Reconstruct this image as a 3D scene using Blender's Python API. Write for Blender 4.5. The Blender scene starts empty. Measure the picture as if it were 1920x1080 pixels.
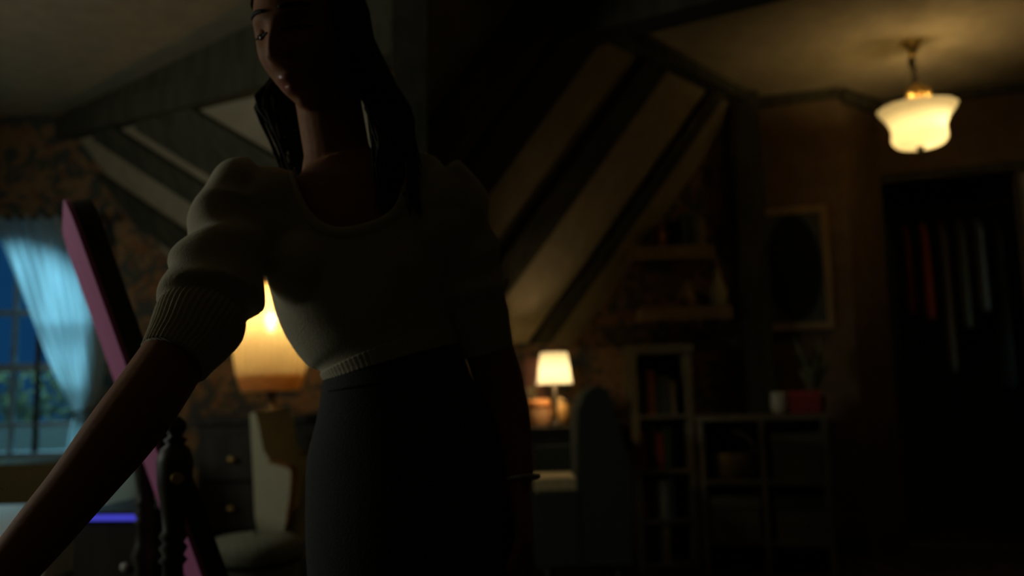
import bpy, bmesh, math, random
from mathutils import Vector, Matrix, Euler
from mathutils.bvhtree import BVHTree
random.seed(7)
PI = math.pi
scene = bpy.context.scene
COL = scene.collection

# ------------------------------------------------------------------ camera
FPX, PITCH, ROLL, CAMZ = 1610.0, math.radians(6.9), math.radians(-1.5), 1.0
CR = Matrix.Rotation(PI/2 + PITCH, 3, 'X') @ Matrix.Rotation(ROLL, 3, 'Z')
CAM = Vector((0, 0, CAMZ))
cd = bpy.data.cameras.new('camera'); cam = bpy.data.objects.new('camera', cd); COL.objects.link(cam)
cam.matrix_world = Matrix.Translation(CAM) @ CR.to_4x4()
cd.sensor_width = 36.0; cd.lens = 36.0*FPX/1920.0; cd.clip_start = 0.02
cd.dof.use_dof = True; cd.dof.focus_distance = 1.02; cd.dof.aperture_fstop = 2.6
scene.camera = cam
# ------------------------------------------------------------------ world, lights, exposure
w = bpy.data.worlds.new('dusk'); scene.world = w; w.use_nodes = True
bg = w.node_tree.nodes['Background']; bg.inputs[0].default_value = (0.012, 0.10, 0.26, 1); bg.inputs[1].default_value = 0.34
vs = scene.view_settings; vs.view_transform = 'Standard'; vs.look = 'None'; vs.exposure = 0.4; vs.gamma = 1.0; vs.use_curve_mapping = False

def light(kind, name, loc, energy, color, rot=None, **kw):
    l = bpy.data.lights.new(name, kind); l.energy = energy; l.color = color
    for k, v in kw.items(): setattr(l, k, v)
    o = bpy.data.objects.new(name, l); COL.objects.link(o); o.location = loc
    if rot is not None: o.rotation_euler = rot
    return o
def aim(o, target):
    o.rotation_euler = (Vector(target) - o.location).to_track_quat('-Z', 'Y').to_euler()
# light of the unseen side window, added to light the woman from the left
light('AREA', 'window_left_offscreen', (-3.78, 2.1, 1.75), 13.0, (0.96, 1.0, 0.86), (0, -PI/2, 0), shape='RECTANGLE', size=1.1, size_y=1.2)
# outdoor light behind the arched window, outside the back wall
st = light('AREA', 'window_back_offscreen', (-3.6, 7.4, 2.9), 180.0, (0.34, 0.80, 1.0), shape='DISK', size=1.2); aim(st, (-2.85, 5.2, 1.4))

# ------------------------------------------------------------------ helpers
def ray(px, py): return CR @ Vector(((px-960)/FPX, (540-py)/FPX, -1))
def at_y(px, py, Y):
    d = ray(px, py); return CAM + d*(Y/d.y)
def at_z(px, py, Z):
    d = ray(px, py); return CAM + d*((Z-CAMZ)/d.z)
def at_plane(px, py, p0, n):
    d = ray(px, py); return CAM + d*((Vector(p0)-CAM).dot(n)/d.dot(n))
def V(*a): return Vector(a)

def lin(c):
    c /= 255.0
    return c/12.92 if c <= 0.04045 else ((c+0.055)/1.055)**2.4
def mat(name, col, rough=0.7, metal=0.0, spec=0.3, noise=None, bump=0.0, scale=20.0, col2=None, kind='noise', mixw=(0.4, 0.6), sheen=0.0):
    m = bpy.data.materials.new(name); m.use_nodes = True
    nt = m.node_tree; b = nt.nodes['Principled BSDF']
    b.inputs['Base Color'].default_value = (*col, 1); b.inputs['Roughness'].default_value = rough
    b.inputs['Metallic'].default_value = metal; b.inputs['Specular IOR Level'].default_value = spec
    if sheen: b.inputs['Sheen Weight'].default_value = sheen
    tc = nt.nodes.new('ShaderNodeTexCoord')
    if kind == 'wood':
        mp = nt.nodes.new('ShaderNodeMapping'); mp.inputs['Scale'].default_value = (1, 1, 0.12)
        nt.links.new(tc.outputs['Object'], mp.inputs[0]); src = mp.outputs[0]
    else: src = tc.outputs['Object']
    n = nt.nodes.new('ShaderNodeTexVoronoi' if kind == 'voronoi' else 'ShaderNodeTexWave' if kind == 'wave' else 'ShaderNodeTexNoise')
    n.inputs['Scale'].default_value = scale
    if kind == 'wave': n.inputs['Distortion'].default_value = 3.0
    nt.links.new(src, n.inputs['Vector'])
    fac = n.outputs['Distance'] if kind == 'voronoi' else n.outputs[0] if kind != 'wave' else n.outputs['Fac']
    if kind in ('noise', 'wood'): fac = n.outputs['Fac']; n.inputs['Detail'].default_value = 5
    if col2 is not None:
        r = nt.nodes.new('ShaderNodeValToRGB')
        r.color_ramp.elements[0].position = mixw[0]; r.color_ramp.elements[0].color = (*col, 1)
        r.color_ramp.elements[1].position = mixw[1]; r.color_ramp.elements[1].color = (*col2, 1)
        nt.links.new(fac, r.inputs[0]); nt.links.new(r.outputs[0], b.inputs['Base Color'])
    if bump:
        bp = nt.nodes.new('ShaderNodeBump'); bp.inputs['Strength'].default_value = bump; bp.inputs['Distance'].default_value = 0.01
        nt.links.new(fac, bp.inputs['Height']); nt.links.new(bp.outputs[0], b.inputs['Normal'])
    return m
def emit(name, col, s):
    m = bpy.data.materials.new(name); m.use_nodes = True; nt = m.node_tree
    e = nt.nodes.new('ShaderNodeEmission'); e.inputs[0].default_value = (*col, 1); e.inputs[1].default_value = s
    nt.links.new(e.outputs[0], nt.nodes['Material Output'].inputs[0]); return m
def thin(name, col, trans=0.6, clear=0.0, scale=60.0):
    """thin cloth or opal glass: diffuse + translucent (+ a little see-through), faint weave in the colour"""
    m = bpy.data.materials.new(name); m.use_nodes = True; nt = m.node_tree; nt.nodes.remove(nt.nodes['Principled BSDF'])
    d = nt.nodes.new('ShaderNodeBsdfDiffuse'); t = nt.nodes.new('ShaderNodeBsdfTranslucent')
    tc = nt.nodes.new('ShaderNodeTexCoord'); n = nt.nodes.new('ShaderNodeTexNoise'); n.inputs['Scale'].default_value = scale
    r = nt.nodes.new('ShaderNodeValToRGB'); r.color_ramp.elements[0].color = (*[c*0.8 for c in col], 1); r.color_ramp.elements[1].color = (*col, 1)
    nt.links.new(tc.outputs['Object'], n.inputs['Vector']); nt.links.new(n.outputs['Fac'], r.inputs[0])
    nt.links.new(r.outputs[0], d.inputs[0]); nt.links.new(r.outputs[0], t.inputs[0])
    x = nt.nodes.new('ShaderNodeMixShader'); x.inputs[0].default_value = trans
    nt.links.new(d.outputs[0], x.inputs[1]); nt.links.new(t.outputs[0], x.inputs[2]); out = x
    if clear:
        tr = nt.nodes.new('ShaderNodeBsdfTransparent'); y = nt.nodes.new('ShaderNodeMixShader'); y.inputs[0].default_value = clear
        nt.links.new(x.outputs[0], y.inputs[1]); nt.links.new(tr.outputs[0], y.inputs[2]); out = y
    nt.links.new(out.outputs[0], nt.nodes['Material Output'].inputs[0]); return m

def link(name, me, m=None, parent=None, smooth=False):
    o = bpy.data.objects.new(name, me); COL.objects.link(o)
    if m is not None and not me.materials: me.materials.append(m)
    if parent is not None:
        o.parent = parent; o.matrix_parent_inverse = parent_world(parent).inverted()
    if smooth: me.polygons.foreach_set('use_smooth', [True]*len(me.polygons))
    return o
def parent_world(o):
    M = Matrix.LocRotScale(o.location, o.rotation_euler, o.scale)
    return (parent_world(o.parent) @ o.matrix_parent_inverse @ M) if o.parent else M
def bmobj(name, bm, m, parent=None, smooth=False, bevel=0.0):
    if bevel: bmesh.ops.bevel(bm, geom=[e for e in bm.edges if e.calc_face_angle(0) > 0.6], offset=bevel, segments=2, affect='EDGES', clamp_overlap=True)
    bmesh.ops.recalc_face_normals(bm, faces=bm.faces)
    me = bpy.data.meshes.new(name); bm.to_mesh(me); bm.free()
    return link(name, me, m, parent, smooth)
def thing(name, label, cat, loc=(0, 0, 0), group=None):
    o = bpy.data.objects.new(name, None); COL.objects.link(o); o.location = loc; o.empty_display_size = 0.05
    return tag(o, label, cat, group)
def tag(o, label, cat, group=None):
    o['label'] = label; o['category'] = cat
    if group: o['group'] = group
    return o
def struct(o, label=None):
    o['kind'] = 'structure'
    if label: o['label'] = label
    return o
def box(bm, lo, hi, M=None):
    vs_ = [V(x, y, z) for x in (lo[0], hi[0]) for y in (lo[1], hi[1]) for z in (lo[2], hi[2])]
    if M is not None: vs_ = [M @ v for v in vs_]
    b = [bm.verts.new(v) for v in vs_]
    for f in ((0, 1, 3, 2), (4, 6, 7, 5), (0, 4, 5, 1), (2, 3, 7, 6), (0, 2, 6, 4), (1, 5, 7, 3)): bm.faces.new([b[i] for i in f])
    return bm
def nbox(name, lo, hi, m, parent=None, M=None, bevel=0.0): return bmobj(name, box(bmesh.new(), lo, hi, M), m, parent, bevel=bevel)
def beam_bm(a, b, wid, hgt, up=(0, 0, 1), bm=None):
    a, b = Vector(a), Vector(b); d = (b-a).normalized(); s = d.cross(Vector(up)).normalized(); u = s.cross(d)
    M = Matrix((s, d, u)).transposed().to_4x4(); M.translation = a
    return box(bm or bmesh.new(), (-wid/2, 0, -hgt/2), (wid/2, (b-a).length, hgt/2), M)
def prism(pts, vec, bm=None):
    """closed polygon pushed along vec"""
    bm = bm or bmesh.new(); a = [bm.verts.new(p) for p in pts]; b = [bm.verts.new(Vector(p)+Vector(vec)) for p in pts]
    bm.faces.new(a); bm.faces.new(b[::-1])
    for i in range(len(a)): j = (i+1) % len(a); bm.faces.new((a[i], b[i], b[j], a[j]))
    return bm
def lathe(prof, c=(0, 0, 0), n=32, bm=None, rfun=None, cap=True, M=None):
    bm = bm or bmesh.new(); c = Vector(c); rings = []
    for r, z in prof:
        ring = []
        for i in range(n):
            a = 2*PI*i/n; rr = r*(rfun(a, z) if rfun else 1)
            p = V(rr*math.cos(a), rr*math.sin(a), z)
            ring.append(bm.verts.new((M @ p if M is not None else p) + c))
        rings.append(ring)
    for A, B in zip(rings, rings[1:]):
        for i in range(n): j = (i+1) % n; bm.faces.new((A[i], A[j], B[j], B[i]))
    if cap: bm.faces.new(rings[0][::-1]); bm.faces.new(rings[-1])
    return bm
def loft(pts, rads, n=16, bm=None, ref=(0, 1, 0), cap=True, rfun=None):
    """tube through pts; rads = r or (ra, rb); ra lies along ref made square to the path"""
    bm = bm or bmesh.new(); pts = [Vector(p) for p in pts]; rings = []
    for k, p in enumerate(pts):
        t = (pts[min(k+1, len(pts)-1)]-pts[max(k-1, 0)]).normalized()
        r_ = Vector(ref[k]) if isinstance(ref[0], (tuple, list, Vector)) else Vector(ref)
        a = (r_ - t*r_.dot(t)).normalized(); b = t.cross(a)
        ra, rb = rads[k] if isinstance(rads[k], (tuple, list)) else (rads[k], rads[k])
        ring = []
        for i in range(n):
            th = 2*PI*i/n; s = rfun(th, k/(len(pts)-1)) if rfun else 1
            ring.append(bm.verts.new(p + a*(ra*math.cos(th)*s) + b*(rb*math.sin(th)*s)))
        rings.append(ring)
    for A, B in zip(rings, rings[1:]):
        for i in range(n): j = (i+1) % n; bm.faces.new((A[i], A[j], B[j], B[i]))
    if cap: bm.faces.new(rings[0][::-1]); bm.faces.new(rings[-1])
    return bm
def spline(P, n):
    """Catmull-Rom through lists of equal-length tuples"""
    P = [tuple(p) for p in P]; out = []
    Q = [P[0]]+P+[P[-1]]
    segs = len(P)-1
    for k in range(n+1):
        u = k/n*segs; i = min(int(u), segs-1); t = u-i
        p0, p1, p2, p3 = Q[i], Q[i+1], Q[i+2], Q[i+3]
        out.append(tuple(0.5*(2*b+(c-a)*t+(2*a-5*b+4*c-d)*t*t+(-a+3*b-3*c+d)*t**3) for a, b, c, d in zip(p0, p1, p2, p3)))
    return out
def remesh(bm, voxel, smooth=3):
    bmesh.ops.recalc_face_normals(bm, faces=bm.faces)
    me = bpy.data.meshes.new('tmp'); bm.to_mesh(me); bm.free()
    o = bpy.data.objects.new('tmp', me); COL.objects.link(o)
    r = o.modifiers.new('r', 'REMESH'); r.mode = 'VOXEL'; r.voxel_size = voxel
    if smooth: s = o.modifiers.new('s', 'SMOOTH'); s.factor = 0.5; s.iterations = smooth
    dg = bpy.context.evaluated_depsgraph_get(); dg.update()
    res = bpy.data.meshes.new_from_object(o.evaluated_get(dg))
    bpy.data.objects.remove(o); bpy.data.meshes.remove(me); return res

# ------------------------------------------------------------------ materials
M = {}
M['plaster'] = M['ceil'] = mat('plaster', (0.33, 0.27, 0.175), 0.9, bump=0.1, scale=11, col2=(0.38, 0.31, 0.20), spec=0.1)
M['wall2'] = mat('brown_wall_paint', (0.15, 0.10, 0.055), 0.9, bump=0.1, scale=10, col2=(0.18, 0.12, 0.066), spec=0.1)
M['beam'] = mat('dark_beam_wood', (0.05, 0.048, 0.03), 0.85, bump=0.4, scale=18, col2=(0.075, 0.068, 0.042), kind='wood', spec=0.15)
M['floor'] = mat('floor_boards', (0.06, 0.04, 0.025), 0.6, bump=0.2, scale=9, col2=(0.10, 0.065, 0.04), kind='wood')
M['dark'] = mat('dark_stained_wood', (0.032, 0.028, 0.02), 0.5, bump=0.2, scale=20, col2=(0.05, 0.042, 0.03), kind='wood')
M['oak'] = mat('pale_oak', (0.30, 0.20, 0.10), 0.65, bump=0.2, scale=16, col2=(0.38, 0.26, 0.14), kind='wood')
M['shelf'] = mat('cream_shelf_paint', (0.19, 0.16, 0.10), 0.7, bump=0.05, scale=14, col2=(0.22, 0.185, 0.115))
M['white'] = mat('white_paint', (0.62, 0.60, 0.48), 0.5, bump=0.03, scale=20, col2=(0.66, 0.64, 0.52))
M['sash'] = mat('sash_paint', (0.40, 0.42, 0.42), 0.5, bump=0.05, scale=20, col2=(0.45, 0.47, 0.47))
M['brass'] = mat('brass', (0.65, 0.42, 0.13), 0.3, metal=0.9, bump=0.05, scale=30, col2=(0.7, 0.47, 0.16))
M['iron'] = mat('dark_bronze', (0.05, 0.038, 0.022), 0.45, metal=0.6, bump=0.1, scale=40, col2=(0.07, 0.05, 0.03))
M['sheer'] = thin('sheer_curtain', (0.72, 0.76, 0.74), 0.66, 0.10, 90)
M['opal'] = thin('opal_glass', (0.95, 0.90, 0.70), 0.31, 0.0, 6)
M['silk'] = thin('pleated_silk', (0.92, 0.72, 0.38), 0.70, 0.06, 40)
M['fringe'] = thin('silk_fringe', (0.90, 0.62, 0.30), 0.6, 0.0, 60)
M['shade'] = thin('linen_shade', (0.96, 0.90, 0.70), 0.52, 0.0, 70)
M['skin'] = mat('skin', (0.36, 0.155, 0.07), 0.65, bump=0.03, scale=120, col2=(0.40, 0.18, 0.085), spec=0.15)
M['lip'] = mat('lips', (0.36, 0.11, 0.08), 0.3, bump=0.05, scale=90, col2=(0.40, 0.13, 0.09), spec=0.15)
M['eye'] = mat('eyeball', (0.26, 0.24, 0.2), 0.3, col2=(0.3, 0.28, 0.24), scale=30, spec=0.5)
M['iris'] = mat('iris', (0.04, 0.03, 0.02), 0.15, col2=(0.06, 0.04, 0.02), scale=80, spec=0.5)
M['hair'] = mat('dark_brown_hair', (0.020, 0.018, 0.011), 0.65, bump=0.3, scale=60, col2=(0.032, 0.027, 0.017), spec=0.12)
M['knit'] = mat('cream_knit', (0.60, 0.53, 0.36), 0.95, bump=0.25, scale=420, col2=(0.66, 0.59, 0.41), spec=0.1, sheen=0.2)
M['denim'] = mat('black_denim', (0.030, 0.031, 0.026), 0.85, bump=0.15, scale=300, col2=(0.042, 0.042, 0.036), spec=0.25)
M['linen'] = mat('cream_upholstery', (0.70, 0.64, 0.42), 0.95, bump=0.2, scale=160, col2=(0.76, 0.70, 0.47), spec=0.1)
M['grey'] = mat('grey_tweed', (0.26, 0.25, 0.18), 0.95, bump=0.3, scale=90, col2=(0.34, 0.33, 0.25), spec=0.1)
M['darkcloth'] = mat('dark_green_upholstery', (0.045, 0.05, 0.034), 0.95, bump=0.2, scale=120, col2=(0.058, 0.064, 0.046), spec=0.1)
M['teal'] = mat('pale_teal_cotton', (0.36, 0.48, 0.46), 0.95, bump=0.2, scale=150, col2=(0.42, 0.54, 0.52), spec=0.1)
M['box'] = mat('grey_green_box', (0.14, 0.15, 0.11), 0.85, bump=0.1, scale=60, col2=(0.18, 0.19, 0.15))
M['glass'] = mat('picture_glass', (0.012, 0.016, 0.013), 0.25, col2=(0.018, 0.022, 0.018), scale=4, spec=0.4)
M['mirror'] = mat('mirror_glass', (0.7, 0.72, 0.7), 0.03, metal=1.0, col2=(0.72, 0.74, 0.72), scale=3)
M['pink'] = mat('dusty_pink', (0.56, 0.15, 0.34), 0.6, bump=0.05, scale=30, col2=(0.60, 0.18, 0.38))  # pink tone of the mirror back, put into one even base colour
def flat(name, c, r=0.7): return mat(name, c, r, bump=0.1, scale=40, col2=tuple(min(1, v*1.25+0.004) for v in c))

# wallpaper: dark ground with muted navy and rust sprigs (flat print)
def wallpaper():
    m = mat('floral_wallpaper', (0.10, 0.055, 0.028), 0.9, spec=0.1); nt = m.node_tree; b = nt.nodes['Principled BSDF']
    tc = nt.nodes.new('ShaderNodeTexCoord'); col = None
    prev = (0.29, 0.165, 0.08, 1)
    for sc, c, a, z in ((7.0, (0.085, 0.085, 0.075, 1), 0.50, 0.56), (11.0, (0.26, 0.11, 0.045, 1), 0.60, 0.64), (16.0, (0.09, 0.10, 0.05, 1), 0.60, 0.63)):
        n = nt.nodes.new('ShaderNodeTexNoise'); n.inputs['Scale'].default_value = sc; n.inputs['Detail'].default_value = 2.0; n.inputs['Distortion'].default_value = 1.2
        r = nt.nodes.new('ShaderNodeValToRGB'); r.color_ramp.elements[0].position = a; r.color_ramp.elements[1].position = z
        mx = nt.nodes.new('ShaderNodeMixRGB'); mx.inputs[2].default_value = c
        if col is None: mx.inputs[1].default_value = prev
        else: nt.links.new(col, mx.inputs[1])
        nt.links.new(tc.outputs['Object'], n.inputs['Vector']); nt.links.new(n.outputs['Fac'], r.inputs[0]); nt.links.new(r.outputs[0], mx.inputs[0]); col = mx.outputs[0]
    nt.links.new(col, b.inputs['Base Color']); return m
M['paper'] = wallpaper()

# ------------------------------------------------------------------ the room
YW, ZC = 5.2, 2.8
XL, XR, YB = -3.7, 4.3, -2.6
# floor of boards
fl = struct(nbox('floor', (XL-.2, YB-.2, -.12), (XR+.2, 6.4, -.012), M['beam']))
bw = 0.16
fb = bpy.data.meshes.new('floorboard'); b_ = box(bmesh.new(), (0, 2.2, -.012), (bw-.004, 6.3, 0)); bmesh.ops.bevel(b_, geom=b_.edges[:], offset=.002, segments=1, affect='EDGES'); b_.to_mesh(fb); b_.free(); fb.materials.append(M['floor'])
for i in range(int((XR-XL)/bw)):
    o = link('floorboard', fb, None, fl); o.location.x = XL + i*bw
struct(nbox('ceiling', (XL-.2, YB-.2, ZC), (XR+.2, 6.4, ZC+.1), M['ceil']))

# back wall with the arched window
WX = at_y(5, 640, YW).x; WR = at_y(168, 560, YW).x; HW = WR-WX
ZS = at_y(5, 868, YW).z; ZSP = at_y(160, 560, YW).z; ZA = at_y(5, 428, YW).z
XA = 1.55
def arch(x): return ZSP + (ZA-ZSP)*math.sqrt(max(0, 1-((x-WX)/HW)**2))
def back_wall():
    bm = bmesh.new(); T = 0.22
    NX = 28; xs = [WX-HW+2*HW*i/NX for i in range(NX+1)]
    def quad(a, b, c, d): bm.faces.new([bm.verts.new(p) for p in (a, b, c, d)])
    for y in (YW, YW+T):
        quad((XL, y, 0), (WX-HW, y, 0), (WX-HW, y, ZC), (XL, y, ZC)); quad((WX+HW, y, 0), (XA, y, 0), (XA, y, ZC), (WX+HW, y, ZC))
        quad((WX-HW, y, 0), (WX+HW, y, 0), (WX+HW, y, ZS), (WX-HW, y, ZS))
        for a, b in zip(xs, xs[1:]): quad((a, y, arch(a)), (b, y, arch(b)), (b, y, ZC), (a, y, ZC))
    loop = [(x, arch(x)) for x in xs]+[(WX+HW, ZS), (WX-HW, ZS)]
    for (x0, z0), (x1, z1) in zip(loop, loop[1:]+loop[:1]): quad((x0, YW, z0), (x1, YW, z1), (x1, YW+T, z1), (x0, YW+T, z0))
    quad((XL, YW, 0), (XL, YW+T, 0), (XL, YW+T, ZC), (XL, YW, ZC)); quad((XA, YW, 0), (XA, YW+T, 0), (XA, YW+T, ZC), (XA, YW, ZC))
    bmesh.ops.remove_doubles(bm, verts=bm.verts, dist=1e-5)
    return bmobj('wall_back', bm, M['paper'])
struct(back_wall())
# right-hand wall in three runs: picture wall, jog, closet wall
A = V(1.51, 5.25); B = V(2.03, 5.09); C2 = V(2.37, 5.36); D2 = V(4.3, 4.62)
A, B, C2, D2 = [v.to_3d() if len(v) == 2 else v for v in (Vector((1.51, 5.25, 0)), Vector((2.03, 5.09, 0)), Vector((2.37, 5.36, 0)), Vector((4.3, 4.62, 0)))]
def vwall(name, a, b, m, z0=0, z1=ZC, t=0.12):
    d = (b-a).normalized(); n = V(-d.y, d.x, 0)
    if n.y < 0: n = -n
    return struct(bmobj(name, prism([a+V(0, 0, z0), b+V(0, 0, z0), b+V(0, 0, z1), a+V(0, 0, z1)], n*t), m))
vwall('wall_right', A, B, M['wall2'])
vwall('wall_jog', B, C2, M['wall2'])
dc = (D2-C2).normalized(); nc = V(-dc.y, dc.x, 0)
pC = at_plane(1652, 345, C2, nc); pD = at_plane(1907, 345, C2, nc)
s0 = (pC-C2).dot(dc); s1 = (pD-C2).dot(dc); zl = pC.z
def cw(s): return C2 + dc*s
def closet_wall():
    bm = bmesh.new()
    L = (D2-C2).length
    for a, b, z0, z1 in ((0, s0, 0, ZC), (s0, s1, zl, ZC), (s1, L, 0, ZC)):
        prism([cw(a)+V(0, 0, z0), cw(b)+V(0, 0, z0), cw(b)+V(0, 0, z1), cw(a)+V(0, 0, z1)], nc*0.12, bm)
    return struct(bmobj('wall_closet', bm, M['wall2']))
closet_wall()
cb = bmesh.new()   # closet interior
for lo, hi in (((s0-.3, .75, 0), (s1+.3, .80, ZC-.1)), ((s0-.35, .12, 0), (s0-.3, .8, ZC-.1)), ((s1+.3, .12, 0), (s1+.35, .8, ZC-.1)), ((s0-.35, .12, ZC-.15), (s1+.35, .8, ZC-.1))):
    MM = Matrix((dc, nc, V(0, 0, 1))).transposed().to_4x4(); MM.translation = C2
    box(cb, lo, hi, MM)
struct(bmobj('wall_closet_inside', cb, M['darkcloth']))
MCL = Matrix((dc, nc, V(0, 0, 1))).transposed().to_4x4(); MCL.translation = C2
# closet door casing
cs = bmesh.new()
for lo, hi in (((s0-.07, -.02, 0), (s0, 0, zl+.06)), ((s1, -.02, 0), (s1+.07, 0, zl+.06)), ((s0, -.02, zl), (s1, 0, zl+.06))): box(cs, lo, hi, MCL)
struct(bmobj('trim_1', cs, M['beam']), 'dark casing around the closet opening')
# side and rear walls; the left one has an opening for the added side window
wl = bmesh.new()
for lo, hi in (((XL-.15, YB, 0), (XL, 1.45, ZC)), ((XL-.15, 2.75, 0), (XL, 5.4, ZC)), ((XL-.15, 1.45, 0), (XL, 2.75, 1.15)), ((XL-.15, 1.45, 2.35), (XL, 2.75, ZC))): box(wl, lo, hi)
struct(bmobj('wall_left', wl, M['paper']))
struct(nbox('wall_side', (XR, YB, 0), (XR+.15, 6.3, ZC), M['wall2']))
struct(nbox('wall_behind', (XL, YB-.15, 0), (XR, YB, ZC), M['wall2']))
# crown moulding along the right runs
def run(name, a, b, z, wid, hgt, m, label):
    d = (b-a).normalized(); n = V(d.y, -d.x, 0)
    if n.y > 0: n = -n
    return struct(bmobj(name, beam_bm(a+n*wid/2+V(0, 0, z), b+n*wid/2+V(0, 0, z), wid, hgt), m), label)
run('trim_2', A, B, ZC-.035, .05, .07, M['beam'], 'dark crown moulding above the picture wall')
run('trim_3', B, C2, ZC-.045, .05, .09, M['beam'], 'dark crown moulding on the wall jog')
run('trim_4', C2, D2, ZC-.035, .05, .07, M['beam'], 'dark crown moulding above the closet')
run('baseboard_right', A, B, .06, .02, .12, M['beam'], 'dark baseboard under the picture wall')
struct(nbox('baseboard_back', (XL, YW-.02, 0), (XA, YW, .12), M['beam']))
# corner post
struct(nbox('trim_5', (1.36, 5.06, 0), (1.53, 5.21, ZC), M['beam'], bevel=.006), 'dark corner post beside the picture wall')

# sloped ceilings: rafters with plaster between them
H1 = at_z(1190, 70, ZC); H2 = V(1.5, 5.2, ZC); hd = (H2-H1).normalized()
RR = V(-1, 0, -1.33).normalized()
nR = hd.cross(RR).normalized()
if nR.y > 0: nR = -nR
# the left slope meets the right one in a valley behind the woman
VA = at_plane(770, 200, H1, nR); VB = at_plane(770, 560, H1, nR); QL = at_y(213, 227, 4.9)
nL = (VB-VA).cross(QL-VA).normalized()
if nL.y > 0: nL = -nL
LH0 = at_plane(130, 250, VA, nL); LH1 = at_plane(480, 160, VA, nL); lhd = (LH1-LH0).normalized()
RL = (at_plane(385, 335, VA, nL)-at_plane(213, 227, VA, nL)).normalized()
def slope_panel(name, P0, h, r, other0, othern, m, srange, lab, zmin):
    """triangulated plaster slope, cut by the back wall and by the other slope"""
    bm = bmesh.new(); q = [bm.verts.new(P0+h*s+r*t) for s, t in ((srange[0], 0), (srange[1], 0), (srange[1], 3.2), (srange[0], 3.2))]; bm.faces.new(q)
    keep = P0+h*((srange[0]+srange[1])/2)
    if (keep-other0).dot(othern) > 0: othern = -othern
    def cut(co, no): bmesh.ops.bisect_plane(bm, geom=bm.verts[:]+bm.edges[:]+bm.faces[:], plane_co=co, plane_no=no, clear_outer=True)
    cut(V(0, YW-.002, 0), V(0, 1, 0)); cut(other0, othern); cut(V(0, 0, ZC), V(0, 0, 1)); cut(V(0, 0, zmin), V(0, 0, -1))
    me = bpy.data.meshes.new(name); bm.to_mesh(me); bm.free(); o = link(name, me, m)
    so = o.modifiers.new('t', 'SOLIDIFY'); so.thickness = .03; so.offset = 0
    return struct(o, lab)
slope_panel('ceiling_slope_right', H1, hd, RR, LH0, nL, M['plaster'], (-2.2, 1.26), 'plaster slope of the attic ceiling above the desk lamp', 1.28)
slope_panel('ceiling_slope_left', LH0, lhd, RL, H1, nR, M['plaster'], (-1.2, 2.6), 'plaster slope of the attic ceiling above the window', 1.72)
def rafter(P0, h, r, n, s, wid, dep, other0, othern, lab, k, zmin):
    a = P0+h*s
    bm = beam_bm(a-r*(.25 if P0 is H1 else .0), a+r*3.1, wid, dep, up=n)
    if (a-other0).dot(othern) > 0: othern = -othern
    for co, no in ((V(0, YW-.003, 0), V(0, 1, 0)), (other0, othern), (V(0, 0, ZC-.002), V(0, 0, 1)), (V(0, 0, zmin), V(0, 0, -1))):
        g = bmesh.ops.bisect_plane(bm, geom=bm.verts[:]+bm.edges[:]+bm.faces[:], plane_co=co, plane_no=no, clear_outer=True)
        ed = [e for e in g['geom_cut'] if isinstance(e, bmesh.types.BMEdge)]
        if ed: bmesh.ops.edgeloop_fill(bm, edges=ed)
    return struct(bmobj('trim_%d' % k, bm, M['beam']), lab)
def s_of(p, P0, h, r):
    # p = P0 + h*s + r*t
    n = h.cross(r); m_ = Matrix((h, r, n)).transposed(); return (m_.inverted() @ (p-P0))[0]
k = 10
for (x, y, wd) in ((1205, 135, .20), (1310, 205, .13), (1075, 70, .22), (960, 60, .2)):
    s = s_of(at_plane(x, y, H1, nR), H1, hd, RR); rafter(H1, hd, RR, nR, s, wd, .12, LH0, nL, 'dark rafter on the ceiling slope above the desk lamp', k, 1.27); k += 1
for (x, y, wd) in ((165, 222, .17), (262, 212, .17), (365, 232, .22), (40, 240, .2)):
    s = s_of(at_plane(x, y, LH0, nL), LH0, lhd, RL); rafter(LH0, lhd, RL, nL, s, wd, .10, H1, nR, 'dark rafter on the ceiling slope by the arched window', k, 1.71); k += 1
lend = (H1-LH1).dot(nR)/lhd.dot(nR)   # the left ridge ends where it meets the right slope
# ridge beams and the header that hides the nearer ceiling
struct(bmobj('trim_20', beam_bm(H1-hd*.35-V(0, 0, .03), H2-V(0, 0, .03), .14, .10), M['beam']), 'dark hip beam along the edge of the flat ceiling')
struct(bmobj('trim_21', beam_bm(LH0-lhd*.5-V(0, 0, -.02), LH1+lhd*lend-V(0, 0, -.02), .16, .14), M['beam']), 'dark ridge beam over the left ceiling slope')
struct(bmobj('trim_23', prism([LH0-lhd*.5+V(0, 0, .05), LH1+lhd*lend+V(0, 0, .05), V(*(LH1+lhd*lend).xy, ZC), V(*(LH0-lhd*.5).xy, ZC)], V(lhd.y, -lhd.x, 0).normalized()*.05), M['beam']), 'dark boarding above the left ridge beam')
va, vb = at_plane(770, -80, H1, nR), at_plane(770, 655, H1, nR)
struct(bmobj('trim_24', beam_bm(va, vb, .14, .14, up=(nR+nL).normalized()), M['beam']), 'dark valley beam where the two ceiling slopes meet')
struct(nbox('trim_25', (vb.x-.07, vb.y-.07, 0), (vb.x+.07, vb.y+.07, vb.z+.05), M['beam'], bevel=.006), 'dark timber post under the valley beam')
hz = 2.56; ha = at_z(1180, 72, hz); hb = at_z(1470, 0, hz); hdv = (hb-ha).normalized(); hn = V(hdv.y, -hdv.x, 0)
struct(bmobj('trim_22', prism([ha-hdv*.25, hb+hdv*1.6, hb+hdv*1.6+V(0, 0, ZC-hz), ha-hdv*.25+V(0, 0, ZC-hz)], hn*.16), M['beam']), 'dark header beam across the ceiling before the pendant')

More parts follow.
